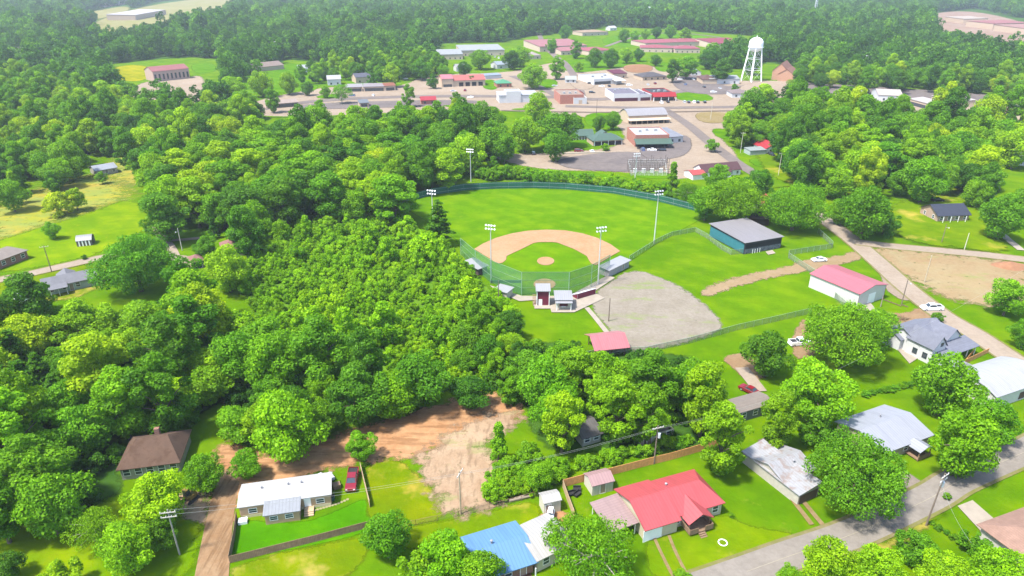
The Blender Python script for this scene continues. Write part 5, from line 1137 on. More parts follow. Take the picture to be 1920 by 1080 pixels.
for A, B, d, h, lb, c in (((650, 173), (680, 172), 10, 3.6, 'pale shop at the left end of the row of street shops', (206, 200, 204)), ((682, 172), (722, 171), 11, 3.6, 'grey roofed shop in the middle of the street row', (196, 186, 190)), ((722, 171), (742, 170), 10, 3.8, 'brown roofed shop under the bright green street tree', (190, 120, 96)), ((500, 205), (560, 200), 9, 3, 'low pink walled shed by the left bend of the street', (214, 190, 176)), ((675, 202), (692, 201), 8, 3, 'grey lean shed below the left street bend', (150, 160, 170)),
                          ((1702, 196), (1745, 208), 10, 4, 'long white roofed sales shed right of the warehouse', (240, 226, 220)), ((1745, 190), (1790, 202), 14, 4, 'second white roofed sales shed nearest the yellow yard', (242, 230, 224)), ((1890, 202), (1925, 206), 14, 4, 'pink roofed shop at the right end of the street', (214, 176, 160))):
    town('street_shop', lb, A, B, d, h, 'shed', 1., TANW, plain('shop_roof_%d_%d_%d' % c, S(*c), .8, .12, .4), 0, extra=strip, cat='shop')
for A, B, d, h, lb, c in (((0, 112), (24, 106), 30, 6, 'white roofed shed at the far left edge of the woods', (240, 236, 226)), ((30, 105), (62, 100), 36, 6, 'long white roofed shed in the far left woods', (244, 240, 230)), ((128, 72), (150, 69), 24, 6, 'pale roof deep in the hazy left woods', (224, 224, 224)), ((195, 14), (265, 3), 60, 9, 'distant white warehouse at the top left field', (240, 240, 244)), ((255, 38), (312, 27), 50, 9, 'distant white roofed depot beside the top left field', (244, 236, 236)),
                          ((1810, 50), (1860, 56), 60, 9, 'distant pink roofed store in the far right retail park', (206, 130, 126)), ((1862, 58), (1920, 66), 60, 9, 'distant tan pink store at the right end of the retail park', (214, 160, 146)), ((1770, 40), (1805, 45), 40, 8, 'distant cream store at the left end of the retail park', (230, 210, 190)), ((1650, 4), (1720, 2), 70, 10, 'distant pale building on the top horizon', (226, 196, 180))):
    town('distant_building', lb, A, B, d, h, 'shed', 1.5, TANW, plain('far_roof_%d_%d_%d' % c, S(*c), .8, .12, .2), 0, clear=False)
for x, y in ((690, 40), (745, 62), (762, 74), (905, 14), (590, 48), (612, 30), (1150, 58), (1246, 28), (540, 60), (470, 70), (860, 40), (1560, 75), (1600, 45), (1700, 90), (1830, 118), (1380, 30), (330, 70), (90, 140), (1630, 118), (520, 90)):
    L_ = 9+random.random()*5; pw = W(x, y); k_ = pxm(pw)*L_/2
    cc = random.choice(((236, 232, 226), (216, 200, 186), (226, 226, 232), (206, 180, 160)))
    town('far_house', 'pale roofed house half hidden among the far trees', (x-k_, y), (x+k_, y+random.uniform(-1, 1)), 11, 4.2, 'gx', 2.6, WHT, plain('far_house_roof_%d' % cc[1], S(*cc, 2.6), .8, .12, .4), 2, cat='house', group='houses among the far trees')
    for d in (14, 28, 42, 58): TAKEN.append((pw.x*(1-d/pw.y), pw.y-d, 11))
# ---- water tower
p = W(1408, 152); t = thing('water_tower', 'white water tower with domed tank on tall splayed legs', 'water tower', p)
TW = plain('tower_white', (.80, .81, .82), .45, .06, .4); rT = 8.; 
MB().lathe([(.3, 29.2), (2.4, 29.6), (5.2, 31), (6.6, 33), (6.9, 34.5), (6.9, 38.5), (6.6, 40), (5.4, 41.8), (3.4, 43.2), (1.2, 43.9), (.3, 44.0)], 28).build('tank', TW, t, True)
MB().lathe([(.35, 43.9), (.35, 45), (.6, 45.1), (.1, 45.6)], 10).build('vent', TW, t)
MB().lathe([(6.95, 34.3), (7.6, 34.3), (7.6, 34.5), (6.95, 34.5)], 28).build('balcony', TW, t)
MB().lathe([(.9, -.2), (.9, 29.6)], 14).build('riser_pipe', TW, t)
n = 6; F_ = lambda a, z: ((11.2-4.6*z/34)*math.cos(a), (11.2-4.6*z/34)*math.sin(a), z)
for i in range(n): a = 2*PI*i/n+.25; MB().tube(F_(a, -.3), F_(a, 34), .5, .45, 8).build('leg', TW, t)
for z in (12, 23):
    for i in range(n):
        a, b = 2*PI*i/n+.25, 2*PI*(i+1)/n+.25; MB().tube(F_(a, z), F_(b, z), .18, None, 5).build('brace', TW, t)
for k in range(3):
    z0, z1 = (0, 12, 23)[k], (12, 23, 33)[k]; m = MB()
    for i in range(n):
        a, b = 2*PI*i/n+.25, 2*PI*(i+1)/n+.25; m.tube(F_(a, z0), F_(b, z1), .06, None, 4); m.tube(F_(b, z0), F_(a, z1), .06, None, 4)
    m.build('tie_rods', TW, t)
t.scale = (.84, .84, .80); TAKEN.append((p.x, p.y, 11))
def mast(px, py, H, lb, nm='radio_mast', r=.5):
    p = W(px, py); t = thing(nm, lb, 'mast', p); m = MB()
    for a in (0, 2.1, 4.2): m.tube((r*2.2*math.cos(a), r*2.2*math.sin(a), 0), (r*.4*math.cos(a), r*.4*math.sin(a), H), r*.35, r*.25, 5)
    m.build('lattice_legs', plain('mast_grey', (.55, .57, .58), .5), t); b = MB()
    for k in range(14):
        z = H*k/14; q = r*(2.2-1.8*k/14); b.tube((q, 0, z), (-q*.5, q*.86, z+H/28), r*.15, None, 4); b.tube((-q*.5, q*.86, z), (-q*.5, -q*.86, z+H/28), r*.15, None, 4)
    b.build('bracing', plain('mast_grey', (.55, .57, .58), .5), t)
mast(1526, 34, 60, 'tall grey lattice mast rising from the far right wood', r=1.6); mast(1389, 26, 45, 'thinner lattice mast in the far wood above the school', r=1.1)
for px, py, H, lb in ((1215, 45, 26, 'white sports light beyond the school at the top'), (1246, 43, 20, 'shorter sports light beyond the school'), (1299, 28, 22, 'sports light pole beside the far green pitch')):
    p = W(px, py); t = thing('sports_light', lb, 'light pole', p, 0); MB().tube((0, 0, 0), (0, 0, H), .5, .35, 6).build('pole', TRIM, t); MB().box(-1.6, 1.6, -.3, .3, H-.2, H+2).build('lamp_bank', TRIM, t)
# ---- substation
p = W(1216, 326); t = thing('substation', 'small electrical substation of dark posts inside a pale fence', 'substation', p)
m = MB(); q = MB(); k_ = MB()
for i in range(9):
    for j in range(3): m.tube((-9+i*2.2, -2+j*4, 0), (-9+i*2.2, -2+j*4, 5.5+(i % 3)), .12, None, 5)
for j in range(3): q.box(-9.3, 9.3, -2.1+j*4, -1.9+j*4, 4.6, 4.85); q.box(-9.3, 9.3, -2.1+j*4, -1.9+j*4, 2.6, 2.8)
for i in range(4): k_.box(-7+i*4, -5.4+i*4, .3, 1.8, 0, 2.2)
m.build('steel_posts', plain('dark_steel', (.14, .12, .11), .7), t)['kind'] = 'stuff'; q.build('bus_beams', plain('dark_steel', (.14, .12, .11), .7), t); k_.build('transformers', plain('transformer_grey', (.5, .52, .53), .5), t)['kind'] = 'stuff'
fence('substation_fence', 'pale wire fence enclosing the substation', [(1183, 330), (1250, 331), (1246, 308), (1178, 308), (1183, 330)], 2.4, meshy('pale_wire', (.5, .48, .42), .3), TRIM, gap=2.)
# ---- fences near
fence('plank_fence', 'long brown plank fence below the mobile home lawn', [(432, 1056), (520, 1034), (600, 1014), (690, 990), (700, 986)], 1.5, WOOD, WOOD, board=True, rails=False)
fence('plank_fence', 'dark plank fence along the dirt road beside the mobile home', [(445, 972), (440, 1010), (431, 1055)], 1.6, WOOD, WOOD, board=True, rails=False)
fence('plank_fence', 'pale plank fence beside the red pickup', [(676, 878), (685, 915), (694, 952)], 1.6, PALEWOOD, WOOD, board=True, rails=False)
fence('wire_fence', 'thin wire fence along the lower edge of the cleared plot', [(700, 1000), (780, 985), (860, 968), (945, 948), (1010, 930)], 1.2, meshy('thin_wire', (.25, .2, .13), .25), WOOD)
fence('cedar_fence', 'new orange cedar fence behind the red roofed house', [(1055, 914), (1100, 902), (1150, 890), (1215, 873), (1260, 862), (1308, 848), (1345, 838)], 1.8, NEWWOOD, NEWWOOD, board=True, rails=False)
fence('cedar_fence', 'pale cedar side fence between the white shed and the patio', [(1055, 914), (1064, 940), (1076, 972)], 1.8, PALEWOOD, NEWWOOD, board=True, rails=False)
fence('cedar_fence', 'new cedar fence beside the gabled house porch', [(1808, 683), (1852, 662)], 1.4, NEWWOOD, NEWWOOD, board=True, rails=False)
fence('cedar_fence', 'short cedar fence running back from the gabled house fence corner', [(1808, 683), (1824, 662)], 1.2, NEWWOOD, NEWWOOD, board=True, rails=False)
sheet('patio_gravel', [(1068, 930), (1092, 918), (1100, 938), (1076, 946)], GRAVEL)
for i, (x, y, lb) in enumerate(((1082, 920, 'dark covered grill by the cedar fence'), (1070, 929, 'dark patio seat at the left of the fenced gravel'), (1083, 929, 'dark patio seat at the right of the fenced gravel'))):
    p = W(x, y); t = thing('grill' if i == 0 else 'patio_seat', lb, 'grill' if i == 0 else 'seat', p, .4*i)
    MB().box(-.7, .7, -.35, .35, .3, .55).build('seat' if i else 'body', BLACK, t); MB().box(-.7, .7, .25, .38, .5, .95).build('backrest' if i else 'lid', BLACK, t)
    for sx in (-.6, .6): MB().box(sx-.05, sx+.05, -.3, .3, 0, .3).build('leg', BLACK, t)
# small yard things
p = W(1355, 1018); o = MB().lathe([(.62, .02), (.78, .02), (.78, .14), (.62, .14), (.62, .02)], 24).build('fire_ring', TRIM); o.location = p; tag(o, 'pale round ring on the front lawn of the red roofed house', 'fire ring')
p = W(357, 938); t = thing('excavator', 'small yellow digger standing on bare soil by the dirt road', 'digger', p, R(250))
YEL = plain('digger_yellow', S(200, 170, 90), .5, .15)
for y in (-.8, .8): MB().prism([(-1.2, .15), (-1, 0), (1, 0), (1.2, .15), (1.2, .45), (1, .6), (-1, .6), (-1.2, .45)], 'y', y-.2, y+.2).build('track', TYRE, t)
MB().box(-1.1, .6, -.8, .8, .65, 1.3).build('body', YEL, t); MB().box(-.3, .6, -.75, .1, 1.3, 2.4).build('cab', GLASS, t); MB().box(-.35, .65, -.8, .15, 2.4, 2.5).build('cab_roof', YEL, t)
MB().tube((.6, .4, 1.1), (2.2, .4, 2.6), .16).build('boom', YEL, t); MB().tube((2.2, .4, 2.6), (3.1, .4, 1.0), .12).build('stick', YEL, t); MB().prism([(2.8, .3), (3.4, .3), (3.5, .9), (3.0, 1.0)], 'y', .05, .75).build('bucket', STEEL, t)
for x, y in ((380, 916), (389, 918), (1652, 943), (1694, 921), (1826, 916), (1832, 931), (1857, 931), (1850, 941), (1571, 973)):
    pass
for i in range(12):
    x, y = 590+i*5.6, 957-i*1.6-(.12*(i-6)**2 if i > 6 else 0); p = W(x, y); o = MB().prism([(-.25, -.2), (.2, -.25), (.28, .18), (-.18, .24)], 'z', 0, .07).build('stepping_stone', plain('stone_cream', S(226, 214, 160), .9)); o.location = p
    tag(o, 'pale stepping stone in the curved row from the mobile home door', 'stepping stone', 'stepping stones in front of the mobile home')
slab('firewood_pallet', 'brown timber pallet leaning beside the mobile home end', (626, 920), (640, 916), 1.2, 0, .9, WOOD, 'pallet')
for x, y, lb in ((624, 933, 'green wheeled bin at the end of the mobile home'),):
    p = W(x, y+5); t = thing('wheelie_bin', lb, 'bin', p); MB().prism([(-.3, .1), (.3, .1), (.36, 1.0), (-.36, 1.0)], 'y', -.35, .35).build('body', plain('bin_teal', (.03, .10, .10), .5), t); MB().box(-.38, .38, -.4, .4, 1.0, 1.07).build('lid', BLACK, t)
for x, y, r in ((1235, 862, .0), (1251, 866, 1), (1266, 862, 2), (1240, 880, 3)): pass
# ---- vehicles
vehicle('pickup', 'red_pickup', 'red pickup truck parked on the grass by the pale fence', 661, 905, 275, PR, 'pickup')
vehicle('suv', 'grey_suv', 'silver grey car behind the white mobile home roof', 602, 906, 35, PS)
vehicle('sedan', 'white_car', 'white car on the worn track outside the ball field fence', 1535, 490, 188, PW)
vehicle('pickup', 'white_pickup', 'white pickup parked at the road edge near the round bush', 1746, 581, 180, PW, 'pickup')
vehicle('sedan', 'red_car', 'dark red car on the drive behind the grey trailer home', 1404, 735, 128, PR)
vehicle('pickup', 'white_pickup', 'white and grey pickup nose under the big tree by the soil yard', 1499, 646, 10, PW, 'pickup')
vehicle('suv', 'dark_car', 'dark car behind the dark roofed house on the pasture', 1757, 378, 0, PK)
vehicle('suv', 'dark_car', 'dark car in the open front of the red roofed cottage', 1446, 292, -80, PK)
vehicle('sedan', 'white_car', 'white car driving on the main street near the white store', 882, 184, 178, PW)
for i, (x, y, a, m) in enumerate(((1283, 193, 0, PS), (1291, 193.5, 0, PK), (1301, 193, 0, PW), (1308, 193.5, 0, PK), (1321, 193.5, 0, PK))):
    vehicle('suv', 'parked_car', ('silver car at the left end of the row below the green strip', 'dark car second in the row below the green strip', 'white car in the middle of the row below the green strip', 'dark car fourth in the row below the green strip', 'dark car set apart at the right end of the row')[i], x, y, a+85, m, group='cars parked below the town green')
for i, (x, y, m, lb) in enumerate(((1240, 194, PW, 'white car parked in front of the red canopy store'), (1252, 193, PK, 'dark car parked under the red canopy'), (1180, 161, PW, 'white car by the canopy of the market hall'), (1262, 147, PW, 'white van by the slate roofed office'), (1338, 174, PW, 'white car crossing the junction near the filling station'), (1107, 158, PK, 'dark car left of the market hall'), (1110, 175, PK, 'dark car on the street beside the brick ruin'), (935, 110, PW, 'white car in the school car park'), (928, 108, PS, 'silver car in the school car park'), (760, 149, PW, 'white car beside the shops near the station'))):
    vehicle('suv', 'town_car', lb, x, y, 90 if i in (0, 1, 7, 8) else 5, m)
p = W(918, 296); t = thing('box_trailer', 'long white box trailer parked at the wood edge', 'trailer', p, R(4))
MB().box(-4.4, 4.4, -1.2, 1.2, .9, 3.2).build('body', TRIM, t); MB().box(-3.8, 3.8, -1.24, -1.21, 1.8, 2.6).build('window', GLASS, t)
for x in (-3, -2, 2.8): MB().tube((x, -1.25, .45), (x, 1.25, .45), .45, None, 10).build('wheel', TYRE, t)
for i, (x, y) in enumerate(((1128, 163), (1142, 163), (1215, 160), (1228, 158), (1275, 150), (1285, 160), (1300, 150), (1320, 165), (1350, 167), (1085, 285), (1110, 286), (1205, 283), (1222, 283), (1240, 284), (850, 172), (872, 171), (700, 180), (660, 181), (1620, 172), (1690, 180), (1760, 186), (1800, 190), (905, 112), (915, 114), (950, 112), (1000, 290), (1040, 162))):
    vehicle('suv' if i % 2 else 'sedan', 'town_car', 'car parked or passing among the town buildings', x, y, random.choice((5, 90, 175, 95)), (PW, PK, PS, PR, PW, PB)[i % 6], group='cars scattered through the town')
# ---- utility poles and lines
utility_pole(1736, 986, 11, 'leaning dark utility pole with white crossarms beside the lower street', 2, R(35), (0, R(4)), transformer=True)
utility_pole(337, 1040, 9.5, 'pale utility pole among the bushes left of the dirt road', 2, R(10), col=(.30, .28, .25))
utility_pole(864, 964, 9.5, 'slim tan pole at the lower edge of the cleared plot', 1, R(70), col=(.38, .30, .20))
utility_pole(1226, 870, 9, 'utility pole with crossarm among the trees behind the cedar fence', 1, R(20), transformer=True)
utility_pole(1690, 571, 8, 'street lamp pole on the grass beside the pink roofed workshop', 0, 0, lamp=True)
utility_pole(1733, 530, 9, 'thin pole standing in the bare clay lot', 0, 0, col=(.42, .35, .25))
utility_pole(1765, 456, 7, 'dark slanted pole on the lawn below the dark roofed house', 0, 0, lamp=True)
utility_pole(1808, 468, 6, 'pale slim pole beside the side road', 0, 0, col=(.5, .47, .40))
utility_pole(1608, 438, 8, 'pale pole with crossarm in front of the roadside trees', 1, .3, col=(.5, .47, .40))
utility_pole(97, 510, 9, 'thin dark utility pole beside the left road', 1, .5)
utility_pole(342, 470, 8, 'street lamp pole in the loop of the left driveway', 0, 0, lamp=True, col=(.5, .47, .40))
utility_pole(935, 571, 7.5, 'dark pole in front of the trees left of the backstop', 0, 0)
utility_pole(1141, 603, 7, 'thin pole at the near edge of the gravel lot', 0, 0)
utility_pole(1118, 222, 12, 'tall dark pole beside the railway', 0, 0); utility_pole(1388, 288, 11, 'pale pole left of the mint roofed annex', 1, 0, col=(.5, .47, .40)); utility_pole(1332, 225, 11, 'pale pole beside the spur road near the railway', 0, 0, col=(.5, .47, .40)); utility_pole(1587, 163, 14, 'white pole by the right street below the church', 0, 0, col=(.6, .6, .6)); utility_pole(1459, 330, 11, 'pale pole at the edge of the right wood', 1, 0, col=(.5, .47, .40)); utility_pole(1651, 575, 3.5, 'short post in front of the pink roofed workshop', 0, 0, col=(.25, .2, .18))
for k, (dx, dz) in enumerate(((-.8, 0), (.8, .1))):
    lb = ('upper', 'lower')[k]
    wire('pale %s power line across the mobile home lawn' % lb, (337, 1040, 9.4-.9*k), (864, 964, 9.0-.3*k)); wire('pale %s power line over the bushes to the cedar fence' % lb, (864, 964, 9.0-.3*k), (1226, 870, 8.6-.3*k)); wire('%s power line over the trees left of the trailer home' % lb, (1226, 870, 8.6-.3*k), (1480, 800, 9-.4*k))
wire('power line crossing the lawns right of the big tree', (1500, 780, 8), (1900, 560, 9), 1.2); wire('power line from the street pole to the bottom right bushes', (1736, 986, 9.6), (1790, 1100, 9))
# logs by the thicket
for i, (a, b, lb) in enumerate((((955, 941), (1000, 931), 'long grey log lying at the foot of the thicket'), ((965, 937), (985, 931), 'short split log resting on the thicket edge'))):
    A, B = W(*a), W(*b); c = (A+B)/2; o = MB().tube(A-c+Vector((0, 0, .25)), B-c+Vector((0, 0, .3)), .25, .18, 8).build('log', plain('grey_log', (.28, .23, .18), .95)); o.location = c; tag(o, lb, 'log')
for a, b, lb in (((1656, 562), (1690, 575), 'rusty beam lying on the grass by the workshop'), ((1690, 572), (1702, 576), 'short rusty beam lying beside the longer one')):
    A, B = W(*a), W(*b); c = (A+B)/2; o = MB().tube(A-c+Vector((0, 0, .15)), B-c+Vector((0, 0, .15)), .16, .16, 4).build('steel_beam', plain('rust', (.12, .07, .05), .9)); o.location = c; tag(o, lb, 'beam')
p = W(1640, 612)
# clay heap at the right lot
p = W(1895, 500); m = MB(); n = 18
V = []; 
for r in range(5):
    for i in range(n): a = 2*PI*i/n; rr_ = 4.2*(1-r/4.6)*(1+.18*math.sin(3*a+r)+.1*random.random()); V.append((rr_*math.cos(a)*1.3, rr_*math.sin(a)*.8, 1.6*(r/4)**.8))
fs = [[r*n+i, r*n+(i+1) % n, (r+1)*n+(i+1) % n, (r+1)*n+i] for r in range(4) for i in range(n)]+[[4*n+i for i in range(n)]]
o = raw_mesh('soil_heap', V, fs, plain('orange_clay', S(226, 164, 120), .95, .25, .8), smooth=True); o.location = p; tag(o, 'orange clay heap at the right edge of the bare lot', 'soil heap')
p = W(1692, 600)
m = MB()
for i in range(22):
    a = random.uniform(0, 6.3); r = random.uniform(0, 1.8); b = Vector((r*math.cos(a), r*math.sin(a), random.uniform(.1, .7))); d = Vector((random.gauss(0, 1), random.gauss(0, 1), .25)).normalized()*random.uniform(.7, 1.4); m.tube(b-d, b+d, random.uniform(.05, .12), .04, 5)
o = m.build('brush_pile', plain('dead_wood', S(190, 160, 120), .95, .3)); o.location = p; tag(o, 'pile of pale cut branches beside the drive near the white pickup', 'brush pile')
# ================================================================== VEGETATION
# landmark trees: (crown x, crown y, crown width, kind, tone, label)
for a in (
 (725, 1003, 100, 'round', .42, 'rounded dark green tree on the lawn right of the plank fence end'),
 (835, 1052, 120, 'round', .60, 'leafy tree covering the left end of the sky blue roof'),
 (900, 1075, 100, 'round', .62, 'low leafy tree in front of the sky blue roof'),
 (785, 1075, 90, 'small', .60, 'small tree at the bottom edge left of the blue roof'),
 (1120, 1035, 205, 'open', .45, 'airy olive tree with bare pale limbs left of the pink roofed patio'),
 (1065, 1015, 105, 'open', .5, 'thin crowned tree shading the white annex roof'),
 (1610, 883, 186, 'spread', .44, 'huge spreading tree between the ramshackle house and the street'),
 (1812, 830, 140, 'round', .60, 'broad bright tree beside the timber porch of the white roofed house'),
 (1862, 790, 95, 'round', .5, 'tree between the broad bright tree and the right street'),
 (1776, 720, 122, 'round', .56, 'dense tree just below the gabled house'),
 (1530, 735, 132, 'round', .66, 'big yellow green tree right of the grey trailer home'),
 (1462, 787, 80, 'tall', .60, 'upright tree in front of the grey trailer home'),
 (1525, 800, 70, 'small', .4, 'dark small tree behind the rusty rear roof'),
 (1357, 820, 98, 'tall', .62, 'tall bright tree at the end of the cedar fence'),
 (1440, 662, 92, 'round', .30, 'dark olive tree alone on the soil yard'),
 (1590, 625, 165, 'spread', .52, 'massive tree in front of the pink roofed workshop'),
 (1640, 610, 75, 'round', .45, 'dark tree against the right side of the massive tree'),
 (1322, 745, 100, 'tall', .72, 'bright yellow green tree left of the dark red car'),
 (1055, 790, 82, 'tall', .70, 'tall pale green tree in front of the hidden grey cabin'),
 (1160, 765, 90, 'tall', .58, 'tall tree left of the cream trailer'), (1215, 775, 85, 'tall', .55, 'tall tree hanging over the cream trailer'),
 (935, 825, 58, 'cone', .62, 'pointed young tree on the right edge of the cleared plot'),
 (675, 835, 58, 'round', .55, 'round tree beside the head of the pale plank fence'),
 (990, 852, 56, 'small', .6, 'leafy young tree at the head of the bush mass right of the cleared plot'), (1012, 893, 60, 'round', .55, 'rounded tree rising from the middle of the bush mass right of the cleared plot'), (958, 872, 44, 'small', .64, 'small bright tree at the plot side of the bush mass'),
 (460, 870, 62, 'round', .52, 'round tree at the bend of the red dirt road'),
 (382, 885, 80, 'round', .45, 'bushy tree right of the old brown roof'),
 (290, 935, 120, 'round', .78, 'bright lime green tree below the old brown roof'),
 (240, 1025, 110, 'round', .66, 'round green tree near the pale utility pole'),
 (172, 985, 105, 'open', .70, 'leaning thin crowned tree on the lower left lawn'),
 (110, 1075, 80, 'bushy', .85, 'yellow green bush mass at the bottom left edge'),
 (15, 1060, 60, 'round', .2, 'dark tree at the bottom left corner'),
 (300, 1000, 70, 'round', .4, 'dark tree behind the pale utility pole'),
 (1893, 555, 72, 'round', .66, 'bright tree on the right edge of the clay lot'), (1925, 625, 60, 'round', .5, 'tree at the right edge above the far end of the road'),
 (1720, 1022, 80, 'bushy', .40, 'round dense bush beside the leaning utility pole'),
 (1830, 1018, 58, 'bushy', .45, 'dark green bush at the foot of the concrete drive'),
 (1552, 1052, 105, 'round', .72, 'yellow green tree at the bottom below the street'), (1650, 1068, 100, 'round', .68, 'lime green tree at the bottom left of the round dense bush'), (1770, 1075, 90, 'round', .75, 'low lime tree right of the round dense bush'), (1875, 1072, 110, 'round', .68, 'leafy tree in front of the terracotta roof corner'),
 (1480, 1085, 60, 'round', .6, 'small tree at the bottom edge by the street'), (1280, 1080, 40, 'shrub', .6, 'shrub by the wheel tracks at the bottom edge'),
 (1759, 594, 26, 'bushy', .38, 'clipped round bush above the gabled house'),
 (1776, 930, 20, 'shrub', .5, 'small round shrub at the edge of the lower street'), (1373, 966, 14, 'shrub', .5, 'tiny shrub on the lawn right of the brown deck'),
 (95, 431, 34, 'round', .55, 'round bush alone on the yellow green lawn'),
 (108, 378, 60, 'bushy', .9, 'yellow bushes between the dry meadow and lawn'), (140, 372, 44, 'small', .8, 'yellow green young tree at the lawn edge'), (18, 365, 60, 'round', .55, 'broad tree at the left edge of the dry meadow'), (25, 347, 40, 'cone', .75, 'bright pointed tree at the left edge of the dry meadow'), (98, 340, 40, 'small', .45, 'dark round tree on the dry meadow'), (190, 332, 24, 'small', .6, 'tiny tree in front of the silver roofed house'), (272, 268, 74, 'round', .86, 'bright yellow green tree right of the silver roofed house'), (205, 255, 40, 'round', .6, 'tree left of the meadow track'),
 (252, 492, 150, 'spread', .40, 'wide dark tree over the left road'), (425, 503, 88, 'round', .78, 'pale yellow green tree with bare stems in front of the pink cottage'), (385, 462, 46, 'round', .4, 'dark tree between the garage and the cottage'), (398, 425, 26, 'cone', .25, 'dark conifer beside the loop drive'), (437, 440, 40, 'cone', .3, 'dark conifer behind the pink cottage'), (470, 445, 55, 'round', .45, 'rounded tree right of the pink cottage'),
 (75, 560, 50, 'round', .42, 'dark tree between the white shed and the pale green house'), (158, 482, 14, 'shrub', .25, 'small dark shrub by the left road'),
 (1378, 372, 118, 'spread', .55, 'large round tree above the batting building'), (1492, 388, 118, 'spread', .52, 'large round tree where the two roads meet'), (1325, 378, 66, 'round', .5, 'tree at the right end of the outfield fence'), (1420, 345, 60, 'round', .35, 'dark tree over the spur road'), (1290, 360, 60, 'open', .4, 'grey limbed tree left of the maroon roofed house'), (1262, 330, 40, 'cone', .5, 'pointed vine covered tree beside the substation'), (1345, 330, 50, 'round', .5, 'tree in front of the maroon roofed house'),
 (1625, 395, 100, 'round', .40, 'dark tree clump at the roadside bend'), (1660, 415, 60, 'bushy', .35, 'dark bush at the right of the roadside clump'), (1575, 395, 50, 'round', .55, 'lighter tree left of the roadside clump'), (1735, 335, 85, 'round', .52, 'spreading tree behind the dark roofed house'), (1882, 405, 85, 'round', .45, 'large tree right of the dark roofed house'), (1925, 380, 80, 'round', .45, 'tree at the right edge beside the pasture'),
 (1335, 272, 26, 'small', .5, 'small tree in the spur road triangle'), (1370, 385, 20, 'shrub', .5, 'shrub by the outfield fence end'),
 (765, 178, 26, 'tall', .55, 'upright green tree in the middle of the main street row'), (735, 133, 34, 'tall', .85, 'bright yellow green tree behind the street shops'), (855, 182, 22, 'small', .45, 'small vase shaped tree by the street'), (812, 152, 26, 'small', .3, 'small dark shade tree left of the coral station'), (640, 178, 40, 'open', .5, 'thin brown tree by the left bend of the street'),
 (432, 158, 60, 'round', .75, 'bright broad tree right of the mill yard'), (490, 155, 48, 'round', .7, 'yellow green tree below the long barn'), (540, 155, 40, 'round', .72, 'lime tree right of the long barn'), (460, 185, 44, 'tall', .55, 'tall green tree below the mill yard'), (195, 172, 56, 'round', .74, 'bright round tree left of the mill yard'),
 (430, 210, 50, 'round', .5, 'round tree at the upper edge of the middle wood'), (1432, 172, 46, 'tall', .75, 'bright tree in front of the filling station'), (1493, 162, 38, 'spread', .55, 'flat topped tree in front of the church'), (1378, 163, 18, 'shrub', .35, 'dark shrub at the foot of the water tower'),
 (1000, 135, 56, 'round', .68, 'lime tree left of the junction'), (1045, 122, 30, 'tall', .62, 'upright tree at the junction'), (975, 98, 48, 'round', .6, 'tree in front of the hip roofed house'), (900, 105, 44, 'round', .5, 'tree in front of the long school block'), (1035, 85, 26, 'round', .5, 'tree before the pinkish school hall'), (1115, 107, 34, 'round', .3, 'left dark park tree below the school'), (1145, 108, 34, 'round', .3, 'right dark park tree below the school'), (1175, 103, 28, 'round', .7, 'yellow park tree below the school'), (1197, 102, 24, 'round', .28, 'last dark park tree below the school'), (1150, 224, 36, 'round', .4, 'dark tree left of the arched warehouse'), (1122, 230, 30, 'round', .35, 'smaller dark tree behind the green roofs'), (1038, 278, 28, 'shrub', .62, 'bright bush at the left end of the retaining wall'), (1135, 276, 20, 'shrub', .5, 'bush at the right end of the retaining wall'), (925, 306, 26, 'small', .5, 'small tree below the white box trailer'),
 (920, 250, 90, 'round', .38, 'dark tree at the left of the town clump'), (985, 245, 74, 'round', .66, 'bright tree in the middle of the town clump'), (1042, 225, 96, 'round', .36, 'dark tree at the right of the town clump'), (1010, 200, 60, 'round', .7, 'yellow green tree at the top of the town clump'), (905, 212, 80, 'round', .36, 'dark tree at the top left of the town clump'), (1075, 230, 40, 'round', .45, 'small tree at the right edge of the town clump'), (1042, 270, 60, 'round', .35, 'dark tree at the foot of the town clump'), (945, 275, 60, 'round', .5, 'green tree at the foot of the town clump')):
    T(*a)
for x, y, w_ in ((575, 165, 26), (610, 172, 22), (700, 150, 28), (790, 128, 40), (830, 132, 26), (870, 128, 30), (885, 150, 18), (960, 112, 34), (1085, 125, 20), (1230, 112, 22), (1262, 128, 30), (1290, 112, 40), (1330, 105, 44), (1355, 120, 40), (1375, 100, 36), (1410, 120, 36), (1500, 140, 34), (1540, 150, 30), (1585, 150, 28), (1625, 150, 30), (1690, 150, 30), (1775, 150, 34), (1860, 215, 40), (1890, 200, 30), (1080, 90, 22), (1060, 60, 26), (1170, 66, 24), (1190, 66, 20), (1210, 64, 20), (1232, 60, 22), (1258, 58, 24), (1285, 58, 26), (510, 185, 30), (480, 205, 34), (600, 205, 24)):
    T(x, y, w_, random.choice(('round', 'round', 'tall', 'small')), random.uniform(.12, .7), 'small tree among the buildings and streets of the town', 'trees scattered through the town')
pn = W(824, 462); put_tree('pine', pn.x, pn.y, 10.5, .28, 'lone tall pine standing over the left field line', hf=.95, var=0); TAKEN.append((pn.x, pn.y, 4))
for a in ((40, 720, 60, 'pine', .3), (70, 690, 56, 'pine', .32), (25, 660, 56, 'pine', .34), (100, 730, 50, 'pine', .3), (60, 770, 50, 'pine', .35)): T(*a, 'dark pine in the stand at the left edge of the lower wood', 'pines at the left edge of the lower wood')
